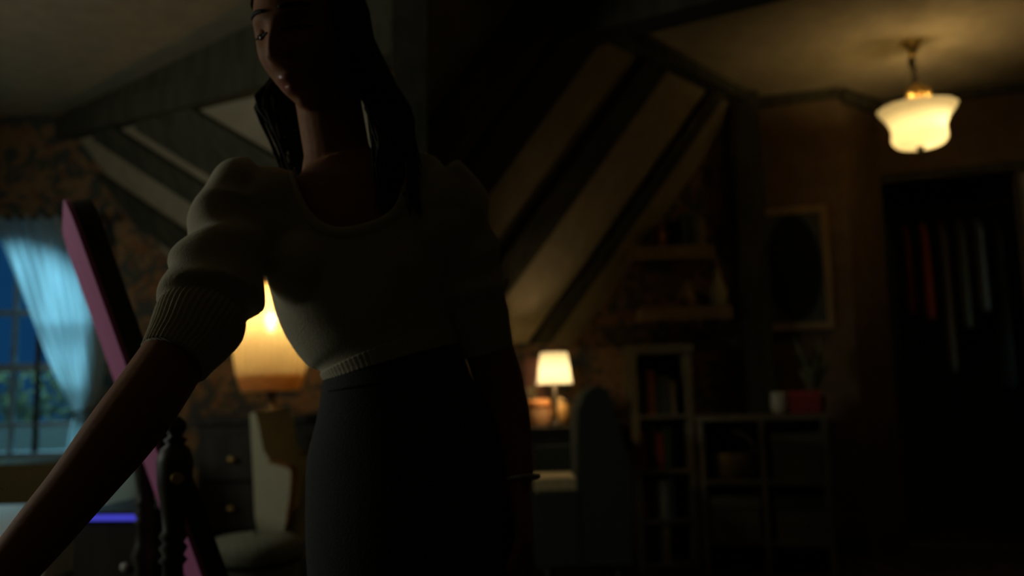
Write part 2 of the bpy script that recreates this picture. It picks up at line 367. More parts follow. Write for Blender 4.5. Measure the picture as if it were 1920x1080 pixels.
struct(bmobj('ceiling_plaster', prism([H1-V(0, 0, .012), H2-V(0, 0, .012), V(2.2, 5.45, ZC-.012), V(4.3, 5.45, ZC-.012), V(4.3, hb.y+(4.3-hb.x)*hdv.y/hdv.x, ZC-.012), V(hb.x, hb.y, ZC-.012)], (0, 0, .011)), M['ceil']), 'cream plaster ceiling around the pendant lamp')
# arched window
wn = struct(thing('window_1', 'arched window with divided panes behind the sheer curtain', 'window', (WX, YW+.12, ZS)), 'arched window with divided panes behind the sheer curtain'); del wn['category']
fr = bmesh.new(); loop = [(WX-HW, ZS)]+[(WX-HW+2*HW*i/28, arch(WX-HW+2*HW*i/28)) for i in range(29)]+[(WX+HW, ZS)]
for (x0, z0), (x1, z1) in zip(loop, loop[1:]):
    if math.hypot(x1-x0, z1-z0) > 1e-4: beam_bm((x0, YW+.13, z0), (x1, YW+.13, z1), .06, .05, up=(0, 1, 0), bm=fr)
beam_bm((WX-HW, YW+.13, ZS+.025), (WX+HW, YW+.13, ZS+.025), .06, .05, up=(0, 1, 0), bm=fr)
bmobj('frame', fr, M['sash'], wn)
mx = at_y(71, 700, YW+.13).x; zb = [at_y(20, y, YW+.13).z for y in (587, 690, 797)]
for x in (WX, mx, 2*WX-mx):
    bmobj('muntin', beam_bm((x, YW+.13, ZS), (x, YW+.13, arch(x)-.01), .024, .03, up=(0, 1, 0)), M['sash'] if x == WX else M['iron'], wn)
for z, h in zip(zb, (.035, .05, .03)):
    bmobj('sash_rail', beam_bm((WX-HW+.01, YW+.135, z), (WX+HW-.01, YW+.135, z), h, .03, up=(0, 1, 0)), M['sash'], wn)
gm = bpy.data.materials.new('window_glass'); gm.use_nodes = True; nt = gm.node_tree; nt.nodes.remove(nt.nodes['Principled BSDF'])
g1 = nt.nodes.new('ShaderNodeBsdfTransparent'); g1.inputs[0].default_value = (.8, .9, .95, 1); g2 = nt.nodes.new('ShaderNodeBsdfGlossy'); g2.inputs['Roughness'].default_value = .05
g3 = nt.nodes.new('ShaderNodeMixShader'); g3.inputs[0].default_value = .06; nt.links.new(g1.outputs[0], g3.inputs[1]); nt.links.new(g2.outputs[0], g3.inputs[2]); nt.links.new(g3.outputs[0], nt.nodes['Material Output'].inputs[0])
cols = [WX-HW+.02, 2*WX-mx, WX, mx, WX+HW-.02]; rows = [ZS+.02, zb[2], zb[1], zb[0], None]
for a, b in zip(cols, cols[1:]):
    for z0, z1 in zip(rows, rows[1:]):
        if z1 is None:
            pts = [(a, YW+.14, z0), (b, YW+.14, z0)]+[(b+(a-b)*i/6, YW+.14, max(z0+.002, arch(b+(a-b)*i/6)-.03)) for i in range(7)]
        else: pts = [(a, YW+.14, z0), (b, YW+.14, z0), (b, YW+.14, z1), (a, YW+.14, z1)]
        bmobj('pane', prism(pts, (0, .004, 0)), gm, wn)
nbox('sill', (WX-HW-.06, YW-.10, ZS-.04), (WX+HW+.06, YW+.2, ZS), M['sash'], wn, bevel=.006)
# outside: a low wall and a leafy shrub in the dusk
tag(nbox('garden_wall', (-5.2, 5.95, 0), (-1.6, 6.1, at_y(20, 795, 5.95).z), flat('render', (.42, .46, .44)), bevel=.01), 'grey garden wall outside the arched window', 'wall')
sh = thing('shrub', 'leafy shrub outside the lower panes of the arched window', 'shrub', (-3.3, 6.4, 0))
lm = bmesh.new(); bk = bmesh.new()
for i in range(7):
    a = random.uniform(0, 2*PI); e = V(-3.3+.55*math.cos(a), 6.4+.16*math.sin(a), random.uniform(1.0, 1.5)); loft([(-3.3, 6.4, 0), (-3.3+.3*math.cos(a), 6.4+.1*math.sin(a), .6), e], [.02, .014, .006], 6, bk)
for i in range(900):
    a = random.uniform(0, 2*PI); r = math.sqrt(random.random()); p = V(-3.3+.85*r*math.cos(a), 6.4+.18*r*math.sin(a), random.uniform(.85, 1.27))
    q = Euler((random.uniform(0, 6), random.uniform(0, 6), random.uniform(0, 6))).to_matrix(); s = random.uniform(.025, .05)
    vv = [lm.verts.new(p+q @ V(*c)*s) for c in ((-1, 0, 0), (0, -.45, .1), (1, 0, 0), (0, .45, .1))]; lm.faces.new(vv)
bmobj('branches', bk, M['beam'], sh); lf = bmobj('foliage', lm, thin('dusk_leaves', (.15, .15, .075), .6, 0, 8), sh); lf['kind'] = 'stuff'
# unseen side window added to the left wall for its light: frame only
w2 = struct(thing('window_2_unseen', 'unseen side window added in the left wall', 'window', (XL, 2.1, 1.15))); del w2['category']
f2 = bmesh.new()
for lo, hi in (((XL-.1, 1.45, 1.15), (XL-.02, 1.5, 2.35)), ((XL-.1, 2.7, 1.15), (XL-.02, 2.75, 2.35)), ((XL-.1, 1.5, 1.15), (XL-.02, 2.7, 1.2)), ((XL-.1, 1.5, 2.3), (XL-.02, 2.7, 2.35)), ((XL-.07, 2.08, 1.2), (XL-.04, 2.12, 2.3))): box(f2, lo, hi)
bmobj('frame', f2, M['sash'], w2)

# sheer curtain, tied back
def curtain():
    t = thing('sheer_curtain', 'white sheer curtain tied back beside the arched window', 'curtain', (-2.6, YW-.12, .3))
    bm = bmesh.new(); rows_ = 46; cols_ = 90; yb = YW-.12
    # outline by pixel on the plane just before the wall: (y, left x, right x)
    key = [(405, -20, 178), (440, -2, 182), (500, 22, 188), (560, 44, 194), (620, 66, 196), (680, 92, 192), (730, 118, 186), (772, 140, 172), (800, 136, 180), (840, 128, 190), (900, 122, 198), (960, 120, 204), (1050, 120, 210)]
    ks = spline(key, rows_); g = []
    for (py, xl, xr) in ks:
        row = []
        for j in range(cols_+1):
            u = j/cols_; px = xl+(xr-xl)*u; p = at_y(px, py, yb)
            wid = (xr-xl)/200.0
            fold = .022*math.sin(u*2*PI*7.5+.6*math.sin(py/70))*(.5+.8*wid)+.012*math.sin(u*2*PI*17+py/45)
            p.y = yb+fold; row.append(bm.verts.new(p))
        g.append(row)
    for a, b in zip(g, g[1:]):
        for j in range(cols_): bm.faces.new((a[j], a[j+1], b[j+1], b[j]))
    bmobj('cloth_panel', bm, M['sheer'], t, smooth=True)
    c = at_y(157, 772, yb); r_ = bmesh.new()
    loft([c+V(.062*math.cos(a), .055*math.sin(a), .012*math.cos(a)) for a in [2*PI*i/20 for i in range(21)]], [(.008, .016)]*21, 8, r_, ref=(0, 0, 1))
    bmobj('tieback', r_, flat('tieback_cord', (.10, .08, .05)), t, smooth=True)
    rd = thing('curtain_rod', 'dark curtain rod above the arched window', 'curtain rod', (WX, YW-.1, ZA+.1)); zr = at_y(60, 408, yb).z
    bmobj('rod', loft([(WX-HW-.15, yb, zr), (WX+HW+.12, yb, zr)], [.012, .012], 10), M['iron'], rd)
    for x in (WX-HW-.15, WX+HW+.12): bmobj('finial', lathe([(.002, -.03), (.018, -.02), (.024, 0), (.018, .02), (.002, .03)], (x, yb, zr), 14), M['iron'], rd, smooth=True)
    for x in (WX-HW-.08, WX+HW+.08): bmobj('bracket', beam_bm((x, yb, zr), (x, YW+.01, zr), .02, .02), M['iron'], rd)
curtain()

# ------------------------------------------------------------------ pendant lamp
def pendant():
    c = at_y(1722, 232, 4.38); rim = at_y(1722, 203, 4.38).z; bot = at_y(1722, 276, 4.38).z; h = rim-bot
    t = thing('pendant_lamp', 'lit opal glass pendant lamp hanging on a chain from the ceiling', 'lamp', (c.x, c.y, ZC))
    pr = [(.196, 1.0), (.192, .96), (.178, .88), (.158, .75), (.142, .60), (.134, .48), (.133, .38), (.137, .28), (.134, .18), (.122, .09), (.10, .03), (.06, .005), (.018, 0)]
    pr = spline(pr, 40)
    bmobj('glass_shade', lathe([(r, bot+h*z) for r, z in pr], (c.x, c.y, 0), 48, cap=False), M['opal'], t, smooth=True)
    bmobj('finial', lathe([(.003, -.035), (.014, -.03), (.02, -.015), (.026, .0), (.02, .012), (.008, .02)], (c.x, c.y, bot+.01), 16), M['iron'], t, smooth=True)
    fz = rim+.05
    f = bmobj('brass_fitter', lathe([(.012, -.03), (.03, -.02), (.045, .0), (.05, .03), (.045, .06), (.025, .075), (.01, .085)], (c.x, c.y, fz), 24), M['brass'], t, smooth=True)
    for a in (-.5, 1.6, 3.7): bmobj('brass_knob', lathe([(.002, -.028), (.02, -.02), (.028, 0), (.02, .02), (.002, .028)], (c.x+.05*math.cos(a), c.y+.05*math.sin(a), fz+.03), 14), M['brass'], f, smooth=True)
    for a in (.3, 2.4, 4.5): bmobj('arm', loft([(c.x+.03*math.cos(a), c.y+.03*math.sin(a), fz), (c.x+.12*math.cos(a), c.y+.12*math.sin(a), fz+.01), (c.x+.19*math.cos(a), c.y+.19*math.sin(a), rim-.005)], [.006]*3, 8), M['brass'], t)
    bmobj('lamp_holder', lathe([(.02, -.05), (.022, 0), (.012, .01)], (c.x, c.y, fz-.03), 12), M['brass'], t)
    bmobj('canopy', lathe([(.012, -.095), (.02, -.075), (.028, -.05), (.05, -.022), (.066, -.006), (.066, 0)], (c.x, c.y, ZC), 24), M['brass'], t, smooth=True)
    z = fz+.08; i = 0; ch = bmesh.new()
    while z < ZC-.09:
        q = Matrix.Rotation(PI/2*(i % 2)+.4, 3, 'Z')
        loft([V(c.x, c.y, z+.018)+q @ V(.010*math.cos(a), 0, .020*math.sin(a)) for a in [2*PI*j/10 for j in range(11)]], [.0035]*11, 6, ch, ref=tuple(q @ V(0, 1, 0)))
        z += .032; i += 1
    bmobj('chain', ch, M['iron'], t)
    bmobj('cord', loft([(c.x, c.y, fz+.07), (c.x+.012, c.y, fz+.13), (c.x-.012, c.y, fz+.19), (c.x, c.y, ZC-.08)], [.004]*4, 6), M['iron'], t)
    bmobj('cord_tangle', lathe([(.004, -.035), (.016, -.02), (.018, 0), (.015, .02), (.004, .035)], (c.x-.008, c.y, at_y(1714, 117, 4.38).z), 10), M['iron'], t, smooth=True)
    light('POINT', 'pendant_bulb_light', (c.x+.035, c.y-.02, bot+h*.60), 3.0, (1.0, .74, .36), shadow_soft_size=.035)
pendant()

# ------------------------------------------------------------------ fringed table lamp on a dresser (behind the arm)
def fringe_lamp():
    Y = 4.55; c = at_y(508, 650, Y); zt = at_y(508, 535, Y).z; zb_ = at_y(508, 706, Y).z; zf = at_y(508, 734, Y).z; zd = at_y(508, 778, Y).z
    d = thing('dresser', 'dark wooden dresser under the fringed lamp', 'dresser', (c.x, Y, 0))
    x0, x1 = c.x-.30, c.x+.42
    nbox('top', (x0-.02, Y-.24, zd-.035), (x1+.02, Y+.26, zd), M['dark'], d, bevel=.006); nbox('carcass', (x0, Y-.21, .1), (x1, Y+.25, zd-.035), M['dark'], d)
    for i in range(3):
        a = .13+i*(zd-.2)/3; dr = nbox('drawer', (x0+.02, Y-.235, a), (x1-.02, Y-.211, a+(zd-.2)/3-.03), M['dark'], d, bevel=.004)
        for s in (.25, .75): bmobj('knob', lathe([(.008, 0), (.008, .012), (.018, .018), (.016, .03), (.004, .034)], (x0+(x1-x0)*s, Y-.235, a+.1), 12, M=Matrix.Rotation(PI/2, 3, 'X')), M['brass'], dr, smooth=True)
    for x in (x0+.04, x1-.04):
        for y in (Y-.17, Y+.21): bmobj('leg', lathe([(.02, 0), (.03, .05), (.035, .10)], (x, y, 0), 12), M['dark'], d)
    t = thing('fringed_lamp', 'lit table lamp with pleated silk shade and long fringe on the dark dresser', 'lamp', (c.x, Y, zd))
    pl = lambda a, z: 1+.016*math.cos(a*36)
    bmobj('lamp_shade', lathe(spline([(.075, zt), (.10, zt-.03), (.160, zt-.13), (.190, zb_+.16), (.180, zb_+.05), (.172, zb_)], 14), (c.x, c.y, 0), 144, rfun=pl, cap=False), M['silk'], t, smooth=True)
    bmobj('band', lathe([(.174, zb_-.006), (.177, zb_), (.176, zb_+.012)], (c.x, c.y, 0), 48, cap=False), M['fringe'], t, smooth=True)
    fr_ = bmesh.new()
    for i in range(150):
        a = 2*PI*i/150; l = random.uniform(.94, 1.02); r0, r1 = .172, .140+random.uniform(-.006, .006)
        loft([(c.x+r0*math.cos(a), c.y+r0*math.sin(a), zb_), (c.x+(r0*.6+r1*.4)*math.cos(a), c.y+(r0*.6+r1*.4)*math.sin(a), zb_+(zf-zb_)*.45*l), (c.x+r1*math.cos(a), c.y+r1*math.sin(a), zb_+(zf-zb_)*l)], [.0036, .0036, .0042], 5, fr_)
    o = bmobj('fringe', fr_, M['fringe'], t); o['kind'] = 'stuff'
    bmobj('base', lathe([(.085, 0), (.085, .012), (.06, .03), (.03, .05), (.022, .09), (.034, .14), (.03, .18), (.014, .22), (.010, .30), (.010, zt-zd-.1)], (c.x, c.y, zd), 24), M['iron'], t, smooth=True)
    bz = at_y(511, 606, Y)
    bmobj('bulb', lathe([(.006, -.05), (.014, -.045), (.02, -.02), (.031, .012), (.03, .03), (.02, .048), (.004, .055)], (c.x+.01, Y-.04, bz.z), 18), emit('bulb_glow', (1, .80, .42), 26.0), t, smooth=True)
    light('POINT', 'fringed_lamp_light', (c.x+.01, Y-.04, bz.z+.075), 2.0, (1.0, .64, .24), shadow_soft_size=.03)
fringe_lamp()

# ------------------------------------------------------------------ small desk lamp and the things by it
def desk():
    Y = 4.75; zs = at_y(1040, 748, Y).z; zd = at_y(1030, 800, Y-.2).z
    x0, x1 = at_y(965, 750, Y).x, at_y(1150, 750, Y).x
    d = thing('writing_desk', 'dark writing desk with a raised back shelf under the small lamp', 'desk', ((x0+x1)/2, Y, 0))
    nbox('desk_top', (x0, Y-.32, zd-.03), (x1, Y+.36, zd), M['dark'], d, bevel=.004)
    nbox('back_shelf', (x0, Y+.09, zs-.022), (x1, Y+.30, zs), M['dark'], d, bevel=.003)
    for x in (x0+.01, x1-.03): nbox('side_panel', (x, Y+.1, zd), (x+.02, Y+.29, zs-.022), M['dark'], d)
    for x in (x0+.03, x1-.03):
        for y in (Y-.28, Y+.31): bmobj('leg', loft([(x, y, 0), (x, y, zd-.03)], [.016, .024], 10), M['dark'], d)
    nbox('apron', (x0+.03, Y-.30, zd-.12), (x1-.03, Y-.28, zd-.03), M['dark'], d)
    YL = Y-.2; c = at_y(1040, 720, YL); zt = at_y(1040, 661, YL).z; zb_ = at_y(1040, 720, YL).z
    t = thing('table_lamp', 'small lit lamp with a cream drum shade on the writing desk', 'lamp', (c.x, YL, zd))
    bmobj('lamp_shade', lathe([(.072, zt), (.094, zb_)], (c.x, YL, 0), 40, cap=False), M['shade'], t, smooth=True)
    bmobj('base', lathe([(.045, 0), (.045, .01), (.022, .02), (.012, .035), (.010, zt-zd-.06)], (c.x, YL, zd), 20), M['iron'], t, smooth=True)
    light('POINT', 'table_lamp_light', (c.x, YL, zb_+.048), 1.8, (1.0, .76, .42), shadow_soft_size=.03)
    p = at_y(998, 745, Y+.16); tag(bmobj('cup', lathe([(.018, 0), (.026, .01), (.03, .07), (.026, .07), (.022, .015), (.004, .012)], (p.x, Y+.16, zs), 18), flat('cup_glaze', (.62, .48, .26)), smooth=True), 'small cream cup beside the drum-shade lamp', 'cup')
    pf = thing('photo_frame', 'narrow pink standing frame behind the cream cup', 'frame', (at_y(1003, 700, Y+.2).x, Y+.26, zs)); xx = pf.location.x
    nbox('frame_body', (xx-.06, Y+.25, zs), (xx+.06, Y+.27, zs+.24), flat('rose_wood', (.42, .17, .10)), pf, bevel=.003); nbox('picture', (xx-.04, Y+.244, zs+.02), (xx+.04, Y+.25, zs+.22), flat('rose_print', (.5, .24, .16)), pf)
    # a round orange tin and an amber jar on the desk top
    Y2 = Y-.03; p = at_y(1010, 795, Y2); tn = thing('tea_tin', 'orange round tin on the writing desk', 'tin', (p.x, Y2, zd))
    bmobj('body', lathe([(.064, 0), (.066, .004), (.066, .09), (.064, .094)], (p.x, Y2, zd), 28), flat('tin_brown', (.50, .26, .12)), tn, smooth=True); bmobj('lid', lathe([(.068, .094), (.068, .132), (.062, .14), (.01, .144)], (p.x, Y2, zd), 28), flat('tin_orange', (.85, .34, .12)), tn, smooth=True)
    p = at_y(1050, 798, Y2); jr = thing('amber_jar', 'amber lidded jar beside the orange tin', 'jar', (p.x, Y2-.02, zd))
    bmobj('body', lathe([(.038, 0), (.046, .01), (.05, .06), (.046, .10), (.032, .118)], (p.x+.004, Y2-.02, zd), 24), flat('amber_glaze', (.60, .32, .10), .35), jr, smooth=True); bmobj('lid', lathe([(.034, .118), (.036, .128), (.02, .136), (.008, .15)], (p.x+.004, Y2-.02, zd), 20), flat('jar_lid', (.45, .28, .12)), jr, smooth=True)
desk()

def dark_armchair():
    Y = 3.85; p = at_y(1125, 730, Y); t = thing('armchair', 'dark upholstered armchair facing the writing desk', 'armchair', (p.x-.1, Y, 0)); m = M['darkcloth']
    zsT = at_y(1050, 900, Y).z
    bx = at_y(1082, 900, Y).x
    prof = [(1085, 770), (1100, 735), (1122, 722), (1142, 735), (1156, 790), (1176, 850), (1182, 930), (1186, 1060), (1090, 1060), (1082, 900)]
    pts = [at_y(x, y, Y-.02) for x, y in prof]
    bmobj('backrest', prism(pts, (0, .5, 0)), m, t, bevel=.02)
    xs = at_y(1000, 900, Y).x; zb_ = pts[-3].z
    nbox('seat', (xs, Y+.06, zb_-.02), (bx+.05, Y+.44, zsT-.06), m, t, bevel=.03)
    nbox('cushion', (xs+.01, Y+.075, zsT-.06), (bx+.02, Y+.425, zsT+.0), flat('ochre_cushion', (.55, .42, .20)), t, bevel=.025)
    nbox('armrest', (xs+.02, Y-.02, zb_), (bx+.02, Y+.06, zsT-.05), m, t, bevel=.03); nbox('armrest', (xs+.02, Y+.44, zb_), (bx+.02, Y+.5, zsT+.12), m, t, bevel=.025)
    for x in (xs+.06, pts[-3].x-.05):
        for y in (Y+.03, Y+.45): bmobj('leg', loft([(x, y, 0), (x, y, zb_+.01)], [.014, .022], 10), M['dark'], t)
dark_armchair()

# ------------------------------------------------------------------ shelves, bookcases, picture on the right
def wbox(name, px0, px1, py0, py1, Yf, dep, m, parent=None, bevel=.003):
    a = at_y(px0, py1, Yf); b = at_y(px1, py0, Yf)
    return nbox(name, (a.x, Yf, a.z), (b.x, Yf+dep, b.z), m, parent, bevel=bevel)
def floating(px0, px1, py0, py1, lab):
    t = thing('wall_shelf', lab, 'shelf', at_y((px0+px1)/2, py1, 5.1), 'box shelves on the back wall')
    Yf = 4.98; a = at_y(px0, py1, Yf); b = at_y(px1, py0, Yf)
    nbox('shelf_front', (a.x, Yf, a.z), (b.x, Yf+.018, b.z), M['oak'], t, bevel=.002); nbox('board', (a.x, Yf+.018, b.z-.02), (b.x, YW, b.z), M['oak'], t, bevel=.002)
    for x in (a.x, b.x-.018): nbox('end_panel', (x, Yf+.018, a.z), (x+.018, YW, b.z-.02), M['oak'], t)
    return b.z, Yf
z1, y1 = floating(1176, 1340, 458, 487, 'oak box shelf, the upper of two on the back wall')
z2, y2 = floating(1202, 1372, 573, 601, 'oak box shelf, the lower of two on the back wall')
def vase(px, zb_, y, s, col, lab, prof=((.02, 0), (.035, .02), (.045, .06), (.03, .10), (.016, .13), (.022, .145)), cat='vase'):
    x = at_y(px, 500, y).x; return tag(bmobj(cat.replace(' ', '_'), lathe([(r*s, z*s) for r, z in prof], (x, y, zb_), 20), flat(cat+'_glaze', col, .4), smooth=True), lab, cat)
vase(1240, z1, 5.09, 1.0, (.30, .10, .05), 'small reddish vase on the upper box shelf')
def book(x, y, z, w_, h, d, col, lab, group, cat='book', tilt=0):
    """upright book: cover (two boards and a spine) and page block, spine towards -y"""
    t = thing('book', lab, cat, (x+w_/2, y, z), group); c = bmesh.new(); R_ = Matrix.Translation((x, y, z)) @ Matrix.Rotation(tilt, 4, 'Y')
    box(c, (0, 0, 0), (.003, d, h), R_); box(c, (w_-.003, 0, 0), (w_, d, h), R_); box(c, (.003, 0, 0), (w_-.003, .004, h), R_)
    bmobj('cover', c, col, t); nbox('pages', (.003, .004, .004), (w_-.003, d-.005, h-.004), M['white'], t, M=R_)
bcol = [flat('book_%s' % n, c) for n, c in (('green', (.05, .08, .05)), ('rust', (.30, .09, .04)), ('tan', (.28, .20, .11)), ('black', (.03, .03, .025)), ('ivory', (.40, .35, .24)), ('red', (.34, .05, .035)), ('slate', (.09, .10, .10)))]
xb = at_y(1278, 440, 5.05).x
for i, (w_, h, ci) in enumerate(((.035, .21, 0), (.028, .19, 3), (.04, .22, 6), (.03, .18, 2))):
    book(xb, 5.04, z1, w_, h, .13, bcol[ci], '%s book standing on the upper box shelf' % ('dark green', 'black', 'slate grey', 'tan')[i], 'books on the upper box shelf'); xb += w_+.002
vase(1285, z2, 5.09, 1.1, (.32, .20, .09), 'tan vase on the lower box shelf')
vase(1344, z2, 5.09, 1.3, (.34, .30, .20), 'pale bottle-shaped vase on the lower box shelf', ((.03, 0), (.04, .02), (.042, .08), (.02, .12), (.012, .16), (.018, .175)))
# narrow bookcase
def narrow_case():
    Yf = 4.86; xl, xr = at_y(1189, 800, Yf).x, at_y(1302, 800, Yf).x; zt = at_y(1245, 662, Yf).z
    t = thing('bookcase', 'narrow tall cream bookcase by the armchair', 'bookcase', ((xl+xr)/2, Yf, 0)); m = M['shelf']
    nbox('side_panel', (xl, Yf, 0), (xl+.03, YW-.025, zt), m, t, bevel=.002); nbox('side_panel', (xr-.03, Yf, 0), (xr, YW-.025, zt), m, t, bevel=.002)
    nbox('back_panel', (xl+.03, YW-.04, 0), (xr-.03, YW-.025, zt), M['beam'], t)
    lv = [.04]+[at_y(1245, y, Yf).z for y in (975, 882, 778)]
    for z in lv: nbox('shelf_board', (xl+.03, Yf+.005, z-.02), (xr-.03, YW-.04, z), m, t, bevel=.002)
    nbox('top_panel', (xl-.012, Yf-.012, zt), (xr+.012, YW-.025, zt+.05), m, t, bevel=.004)
    nms = ['dark green', 'rust-red', 'tan', 'black', 'ivory', 'bright red', 'slate grey']
    sets = {3: [(.05, .24, 3), (.045, .25, 1), (.03, .2, 0), (.045, .22, 6), (.03, .19, 2)], 2: [(.04, .22, 1), (.05, .24, 3), (.03, .2, 5), (.045, .23, 0)], 1: [(.04, .2, 5), (.05, .23, 3), (.045, .21, 4), (.035, .24, 6)], 0: [(.05, .22, 0), (.04, .2, 3), (.05, .23, 2)]}
    rn = ['bottom shelf', 'third shelf down', 'second shelf down', 'top shelf']
    for k_, bs in sets.items():
        x = xl+.035
        for w_, h, ci in bs: book(x, Yf+.05, lv[k_], w_, h, .17, bcol[ci], '%s book on the %s of the narrow bookcase' % (nms[ci], rn[k_]), 'books in the narrow bookcase'); x += w_+.004
narrow_case()
# low cube bookcase parallel to the picture wall
dw = (B-A).normalized(); nw = V(-dw.y, dw.x, 0); pF = at_y(1313, 900, 4.83); pF.z = 0
MS = Matrix((dw, nw, V(0, 0, 1))).transposed().to_4x4(); MS.translation = pF
pn = at_plane(1558, 900, pF, nw); LW = (pn-pF).dot(dw); ZT = at_y(1310, 780, 4.83).z
def cube_case():
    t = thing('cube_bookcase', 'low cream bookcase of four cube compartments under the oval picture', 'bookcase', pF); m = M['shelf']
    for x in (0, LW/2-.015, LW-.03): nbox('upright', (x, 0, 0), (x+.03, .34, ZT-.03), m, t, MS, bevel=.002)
    nbox('top_panel', (-.01, -.01, ZT-.03), (LW+.01, .34, ZT), m, t, MS, bevel=.003)
    zm = at_y(1500, 898, 4.75).z; zb_ = at_y(1440, 1012, 4.78).z
    for a, b in ((.03, LW/2-.015), (LW/2+.015, LW-.03)):
        for z in (zm, zb_): nbox('shelf_board', (a, .005, z-.025), (b, .32, z), m, t, MS, bevel=.002)
    nbox('back_panel', (.03, .32, 0), (LW-.03, .335, ZT-.03), M['beam'], t, MS)
    cells = [(0, zm, 'round-topped wicker basket'), (0, zb_, 'plain grey storage box'), (1, zm, 'grey-green storage box'), (1, zb_, 'green-lidded storage box')]
    for c_, z, nm in cells:
        a = .05+c_*(LW/2); w_ = LW/2-.085; h = (ZT-.03-z if z == zm else zm-.025-z)-.07
        o = thing('storage_box', '%s in the %s %s cube of the low bookcase' % (nm, 'upper' if z == zm else 'lower', 'picture-side' if c_ else 'armchair-side'), 'basket' if 'basket' in nm else 'box', MS @ V(a+w_/2, .16, z), 'boxes in the cube bookcase')
        if 'basket' in nm:
            o.name = 'wicker_basket'; wk = flat('wicker', (.20, .15, .075))
            bmobj('basket_body', lathe([(.11, 0), (.13, .02), (.145, h*.55), (.14, h*.58), (.125, h*.5), (.10, .03)], MS @ V(a+w_/2, .17, z), 32, rfun=lambda q, zz: 1+.03*math.cos(q*16)), wk, o, smooth=True)
            bmobj('handle', loft([MS @ V(a+w_/2+.12*math.cos(q), .17, z+h*.5+.13*math.sin(q)) for q in [PI*i/14 for i in range(15)]], [.009]*15, 8), wk, o, smooth=True)
        else:
            nbox('box_body', (a, .02, z), (a+w_, .28, z+h*.74), M['box'], o, MS, bevel=.004)
            nbox('lid', (a-.006, .012, z+h*.74), (a+w_+.006, .288, z+h), flat('green_lid', (.05, .11, .06)) if 'green-lidded' in nm else M['box'], o, MS, bevel=.004)
            nbox('label_holder', (a+w_/2-.04, .014, z+h*.3), (a+w_/2+.04, .0205, z+h*.5), M['shelf'], o, MS)
cube_case()
def on_case(px, s, col, lab, prof, cat):
    p = at_plane(px, 740, pF+nw*.14, nw); return tag(bmobj(cat.replace(' ', '_'), lathe([(r*s, z*s) for r, z in prof], (p.x, p.y, ZT), 20), flat(cat+'_paint', col), smooth=True), lab, cat)
on_case(1461, 1.0, (.50, .46, .34), 'small pale pot on top of the low cube bookcase', ((.03, 0), (.045, .02), (.05, .06), (.044, .10), (.05, .12), (.04, .12), (.03, .03)), 'pot')
p = at_plane(1509, 740, pF+nw*.10, nw); q_ = Matrix((dw, nw, V(0, 0, 1))).transposed().to_4x4(); q_.translation = (p.x, p.y, ZT)
rb = thing('jewelry_box', 'dark red box on top of the low cube bookcase', 'box', (p.x, p.y, ZT)); nbox('body', (-.08, 0, 0), (.08, .12, .09), flat('red_lacquer', (.30, .045, .03), .4), rb, q_, bevel=.004); nbox('lid', (-.083, -.003, .09), (.083, .123, .125), flat('red_lacquer_lid', (.34, .05, .035), .4), rb, q_, bevel=.006)
def plant():
    p = at_plane(1527, 740, pF+nw*.24, nw); t = thing('potted_plant', 'leafy plant in a dark pot on the low cube bookcase', 'plant', (p.x, p.y, ZT))
    bmobj('pot', lathe([(.04, 0), (.05, .01), (.06, .09), (.054, .09), (.045, .07)], (p.x, p.y, ZT), 20), M['iron'], t, smooth=True); lm_ = flat('olive_leaf', (.13, .13, .06))
    for i in range(14):
        a = i*2.4; l = random.uniform(.16, .36); tip = V(p.x+.10*math.cos(a), p.y+.05*math.sin(a), ZT+.08+l)
        mid = V(p.x+.045*math.cos(a), p.y+.03*math.sin(a), ZT+.08+l*.55); bmobj('leaf', loft([(p.x, p.y, ZT+.06), mid, (mid+tip)/2, tip], [.003, (.02, .003), (.024, .003), .002], 8, ref=(-math.sin(a), math.cos(a), 0)), lm_, t, smooth=True)
plant()
def oval_picture():
    n = nw; P = lambda x, y: at_plane(x, y, A-n*.03, n)
    o = P(1490, 500); t = thing('oval_picture', 'tall wood-framed picture with a dark oval on the brown wall', 'picture', o)
    a = (P(1420, 500)-A).dot(dw); b = (P(1558, 500)-A).dot(dw); z0, z1_ = P(1495, 618).z, P(1485, 388).z; fwid = .04
    MP = Matrix((dw, n, V(0, 0, 1))).transposed().to_4x4(); MP.translation = A-n*.034
    for lo, hi in (((a, 0, z0), (a+fwid, .034, z1_)), ((b-fwid, 0, z0), (b, .034, z1_)), ((a+fwid, 0, z1_-fwid), (b-fwid, .034, z1_)), ((a+fwid, 0, z0), (b-fwid, .034, z0+fwid))): nbox('frame_rail', lo, hi, M['oak'], t, MP, bevel=.006)
    nbox('mat_board', (a+fwid, .016, z0+fwid), (b-fwid, .03, z1_-fwid), flat('mat_grey', (.07, .075, .06)), t, MP)
    cx, cz, rx, rz = (a+b)/2, (z0+z1_)/2, (b-a)/2-fwid-.012, (z1_-z0)/2-fwid-.012
    bmobj('oval_print', prism([MP @ V(cx+rx*math.cos(q), .015, cz+rz*math.sin(q)) for q in [2*PI*i/40 for i in range(40)]], n*-.003), M['glass'], t)
oval_picture()

